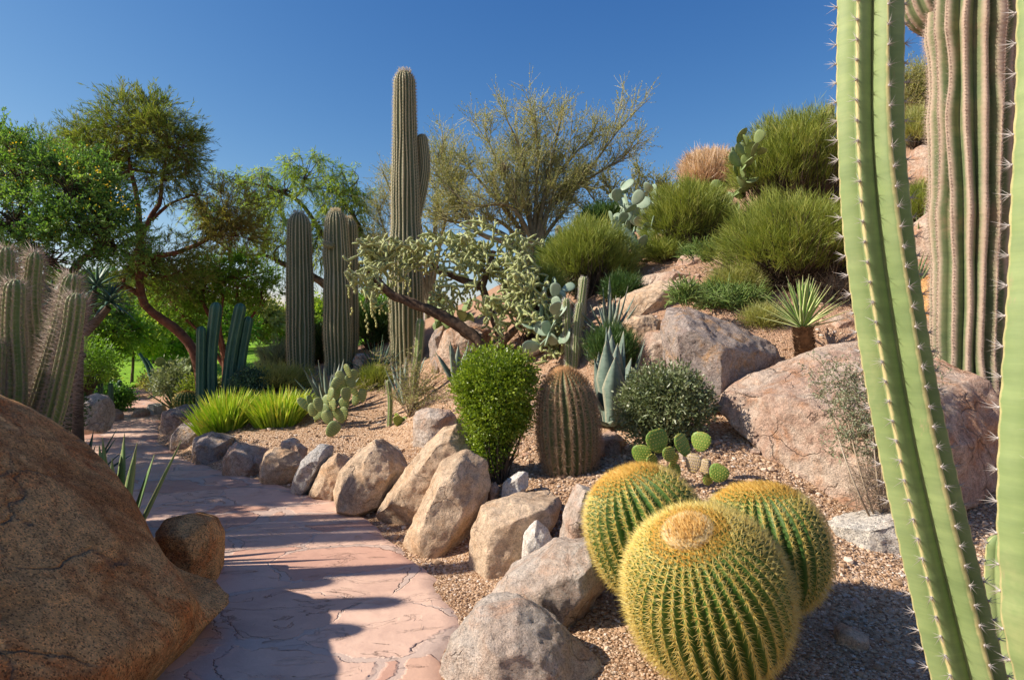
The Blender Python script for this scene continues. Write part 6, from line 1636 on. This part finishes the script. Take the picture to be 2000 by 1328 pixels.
# ---- leafy shrubs
def shrub(name, label, px, D, parts, n, mat, Ls, W, stems=14, group=None, lo=.55, outw=.9, clump=0, stemmat='bark', bottom=None, base_px=None, stray=0):
    b = GP(base_px or px, D); k = D / F
    root = thing(name, b, label, 'bush', group); gf = Geo(); gw = Geo()
    tot = sum(p[2] * p[3] for p in parts)
    for (x, y, rx, ry) in parts:
        C = P(x, y, D); R = np.array([rx * k, rx * k * .9, ry * k]); m = int(n * rx * ry / tot)
        if clump:
            kk = m // clump
            cc, d = ell(kk, C, R, lo); cc = C + (cc - C) * (1 + .16 * fbm(d * 3.4 + x, 3, 3))[:, None]
            pos = np.repeat(cc, clump, 0) + rng.normal(size=(kk * clump, 3)) * Ls * 1.1; d = np.repeat(d, clump, 0)
            tint = np.clip(np.repeat(rng.random(kk), clump) * .5 + .5 * rng.random(kk * clump), 0, 1)
        else:
            pos, d = ell(m, C, R, lo); tint = rng.random(m)
        ok = pos[:, 2] > b[2] - .02; pos, d, tint = pos[ok], d[ok], tint[ok]
        leaves(gf, pos, norm(d * outw + rdir(len(pos)) * .9 + [0, 0, .25]), Ls * (.6 + .8 * rng.random(len(pos))), W, r=tint)
        e, d = ell(stems * 3, C, R * .8, .3)
        f0 = b + rng.normal(size=(stems * 3, 3)) * [.03, .03, 0]; md = f0 * .4 + e * .6 + rng.normal(size=e.shape) * .02
        sticks(gw, f0, md, .007, .005); sticks(gw, md, e, .005, .002)
    if stray:
        for (x, y, rx, ry) in parts[:5]:
            C = P(x, y, D); q, d = ell(stray // 5, C, np.array([rx * k, rx * k * .9, ry * k]) * .92, .85)
            ok = q[:, 2] > b[2] + .15; q, d = q[ok], d[ok]
            dd = norm(d + .5 * rdir(len(q)) + [0, 0, .5]); ln = .05 + .07 * rng.random(len(q)); e = q + dd * ln[:, None]
            sticks(gw, q, e, .0016, .001)
            i = np.repeat(np.arange(len(q)), 12); leaves(gf, q[i] + (e - q)[i] * rng.random((len(i), 1)), norm(dd[i] + 1.0 * rdir(len(i))), Ls * .9, W, r=.3 + .7 * rng.random(len(i)))
    gw.build('stems', L[stemmat], root); gf.build('foliage', L[mat], root, smooth=False)
    return root
shrub('round_bush', 'bright green rounded bush with tiny leaves left of the tall barrel cactus', 968, 4.85, [(968, 758, 76, 78), (964, 808, 60, 55), (1008, 728, 34, 34), (925, 748, 36, 40), (960, 858, 40, 42), (955, 900, 24, 18), (1002, 815, 34, 34)], 40000, 'box', .026, .012, clump=14, lo=.35, outw=.8, stray=260)
shrub('jojoba_bush', 'leafy olive green shrub with pale twigs in front of the mauve boulder', 1300, 4.95, [(1300, 785, 85, 58), (1340, 790, 45, 45), (1255, 800, 40, 55), (1290, 850, 60, 35), (1300, 745, 60, 26)], 17000, 'oliveleaf', .034, .014, clump=7, lo=.2, outw=.8, stray=240)
shrub('teal_bush', 'dense teal green bush right of the blue-green columns', 487, 8.9, [(487, 752, 34, 30), (500, 770, 30, 20)], 9000, 'bluebush', .03, .018, clump=6)
shrub('bush', 'dark leafy shrub behind the tallest saguaro foot', 720, 9.2, [(705, 760, 40, 30)], 5000, 'broom_dark', .035, .016, clump=6, group=None)
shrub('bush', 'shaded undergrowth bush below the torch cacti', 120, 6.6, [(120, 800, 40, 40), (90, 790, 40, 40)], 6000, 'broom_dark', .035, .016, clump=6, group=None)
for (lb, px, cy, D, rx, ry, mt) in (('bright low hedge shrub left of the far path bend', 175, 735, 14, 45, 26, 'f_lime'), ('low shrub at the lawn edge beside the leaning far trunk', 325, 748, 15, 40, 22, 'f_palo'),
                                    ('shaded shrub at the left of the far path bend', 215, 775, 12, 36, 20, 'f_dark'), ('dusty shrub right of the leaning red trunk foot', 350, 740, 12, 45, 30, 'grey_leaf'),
                                    ('olive shrub behind the small round golden barrel', 395, 760, 11.5, 36, 26, 'f_olive'), ('reddish hued low hedge beyond the far lawn', 548, 660, 60, 30, 8, 'bark_red'),
                                    ('green shrub behind the torch cacti, low left', 150, 700, 11, 70, 50, 'f_mid'), ('dark shrub filling below the senna tree', 30, 700, 10, 90, 60, 'f_dark')):
    shrub('background_shrub', lb, px, D, [(px, cy, rx, ry), (px + rx * .5, cy + ry * .3, rx * .6, ry * .7), (px - rx * .5, cy + ry * .3, rx * .6, ry * .7)], 5200, mt, .06 * D / 12, .03 * D / 12, clump=7, group='background shrubs', lo=.3)

# leaning dark trunk far behind by the lawn, small saguaro like stubs
g = Geo()
for (a, b_, r0) in (((305, 745, 13), (272, 690, 13), .05), ((312, 745, 13), (285, 700, 13), .04), ((335, 750, 13), (310, 700, 13), .045), ((345, 760, 13), (318, 735, 13), .03), ((360, 765, 13), (322, 742, 13), .03)):
    tube(g, [P(*a) - [0, 0, .3], (P(*a) + P(*b_)) / 2, P(*b_)], r0, r0 * .6, 8, 7)
tag(g.build('cactus_clump', L['teal'], origin=GP(320, 13)), 'low leaning dark cactus stems at the far bend by the lawn', 'cactus')
for k, (px, t, D) in enumerate(((178, 735, 11.5), (190, 730, 11.8), (216, 748, 11), (196, 742, 11.2), (234, 742, 12))):
    lbs = ['leftmost of the small dark stub cacti by the far bend', 'tallest of the small dark stub cacti by the far bend', 'forked looking stub cactus nearest the path at the far bend', 'stub cactus just right of the tallest one at the far bend', 'rightmost of the small dark stub cacti by the far bend']
    b = GP(px, D); g = Geo()
    ribbed(g, [b - [0, 0, .1], (b + P(px, t, D)) / 2, P(px, t, D)], .045, 9, .25, step=.2, n=14, seg=4, seed=k, dome=1.2)
    tag(g.build('column_cactus', L['teal'], origin=b), lbs[k], 'cactus', 'small dark stub cacti')

# grey creeping shrub over the huge pink boulder
def creeper():
    D = 4.15; root = thing('creeping_shrub', GP(1680, 4.15), 'grey-green creeping shrub hanging over the huge pink boulder', 'bush')
    gf = Geo(); gw = Geo()
    for (x, y, rx, ry, d, n) in ((1690, 800, 75, 55, 4.0, 260), (1650, 750, 60, 45, 4.15, 150), (1710, 850, 70, 45, 3.9, 220), (1600, 720, 30, 30, 4.45, 24), (1815, 720, 30, 60, 4.3, 60), (1740, 760, 60, 50, 4.0, 90), (1660, 860, 60, 40, 4.0, 60), (1780, 900, 60, 60, 3.95, 60)):
        k = d / F; q, dr = ell(n, P(x, y, d), np.array([rx * k, .07, ry * k]), 0)
        a = norm(rng.normal(size=(n, 3)) * [1, .3, 1] + [-.2, -.3, 0]); e = q + a * .09
        sticks(gw, q, e, .0022, .0012)
        t = rng.random((n, 10, 1)); pos = (q[:, None] + (e - q)[:, None] * t).reshape(-1, 3)
        leaves(gf, pos, rdir(len(pos)), .014, .009)
    # main stems up from the ground
    for (x, y, d) in ((1640, 760, 4.1), (1700, 800, 3.9), (1760, 780, 3.9), (1720, 870, 3.85), (1600, 730, 4.4)):
        tube(gw, [GP(1725, 3.85) - [0, 0, .05], P((1725 + x) / 2, 930, 3.78), P(x, y, d)], .008, .003, 12, 5)
    gw.build('stems', L['drytwig'], root); gf.build('foliage', L['grey_leaf'], root, smooth=False)
creeper()
# dry tangle below the boulder
def dry_tangle(label, px, cy, D, rx, ry, n, ln=.14, rad=.0018, mat='drytwig', flat=.6, name='dry_twigs'):
    k = D / F; b = GP(px, D); g = Geo()
    q, d = ell(n, P(px, cy, D), np.array([rx * k, rx * k * flat, ry * k]), 0)
    q[:, 2] = np.maximum(q[:, 2], H(q[:, 0], q[:, 1]) + .01)
    a = norm(rng.normal(size=(n, 3)) + [0, 0, .5]); m = q + a * ln * .5; e = m + norm(a + .4 * rdir(n)) * ln * .5
    sticks(g, q, m, rad, rad * .8); sticks(g, m, e, rad * .8, rad * .4)
    return tag(g.build(name, L[mat], origin=b), label, 'dry twigs', None)
dry_tangle('dry twig tangle at the shaded foot of the huge pink boulder', 1720, 960, 3.85, 60, 50, 420)
dry_tangle('bare dead branches under the wide broom bush right of the yucca', 1640, 600, 7.0, 60, 55, 700, .3, .004)
dry_tangle('bare dead wood inside the crest broom bush', 1580, 400, 9.6, 60, 40, 500, .35, .005)
# wispy bare shrub in the bed centre
def wispy():
    D = 7.2; b = GP(800, D); root = thing('wispy_shrub', b, 'nearly bare wispy shrub with grey stems around the slender columns', 'bush')
    gw = Geo(); gf = Geo(); r = np.random.default_rng(5)
    for k in range(15):
        a = r.random() * 6.28; h = .25 + .55 * r.random(); sp = .15 + .5 * r.random()
        pt = tube(gw, [b, b + [math.cos(a) * sp * .35, math.sin(a) * sp * .35, h * .6], b + [math.cos(a) * sp, math.sin(a) * sp, h]], .006, .002, 12, 4)
        n = 40; q = pt[r.integers(3, 12, n)]; d = norm(r.normal(size=(n, 3)) * [1, 1, .6] + [0, 0, .5]); e = q + d * .13
        sticks(gw, q, e, .002, .001)
        i = np.repeat(np.arange(n), 7); leaves(gf, q[i] + (e - q)[i] * r.random((len(i), 1)), rdir(len(i)), .022, .007)
    gw.build('stems', L['drytwig'], root); gf.build('foliage', L['f_palo'], root, smooth=False)
wispy()

# a tree past the left edge throws the broad shade over the path bend
tree('acacia_tree', 'leafy tree standing past the left edge beside the path', 'tree', 6.5,
     [([(-420, 900, 6.6), (-430, 600, 6.6), (-380, 420, 6.6)], .1, .05)],
     [(-500, 370, 5.7, 205, 125, 110), (-510, 350, 5.2, 130, 85, 50), (-441, 410, 6.5, 180, 100, 90), (-320, 440, 8.0, 120, 65, 50), (-600, 370, 5.9, 170, 95, 60)],
     'bark', ['f_mid'], strands=8, per=14, sl=.25, L_=.08, W_=.035, out=.7)

# litter caught between the stones
def litter():
    g = Geo(); N = 2600
    D = 2.2 * np.exp(rng.random(N) * math.log(9 / 2.2)); X = ((rng.random(N) * 2100 - 100) - 1000) / F * D
    l, r = path_edges(D); nz = fbm(np.stack([X * 2.2, D * 2.2, D * 0], -1), 3, 55)
    k = ((X > r + .02) & (nz > .05)) | ((X > l + .1) & (X < r) & (rng.random(N) < .05)); X, D = X[k], D[k]
    q = np.stack([X, D, H(X, D) + .012 + .012 * (X < np.interp(D, PATH_R[:, 0], PATH_R[:, 1]))], -1)
    d = norm(rng.normal(size=q.shape) * [1, 1, .12]); ln = .02 + .06 * rng.random(len(q)) ** 2
    h = rng.random(len(q)) < .5
    sticks(g, q[h], q[h] + d[h] * ln[h][:, None], .0012, .0007)
    leaves(g, q[~h], d[~h], .022, .009)
    tag(g.build('litter', L['drytwig'], smooth=False), label='dry twigs and fallen leaflets lying on the gravel', kind='stuff', cat='litter')
litter()
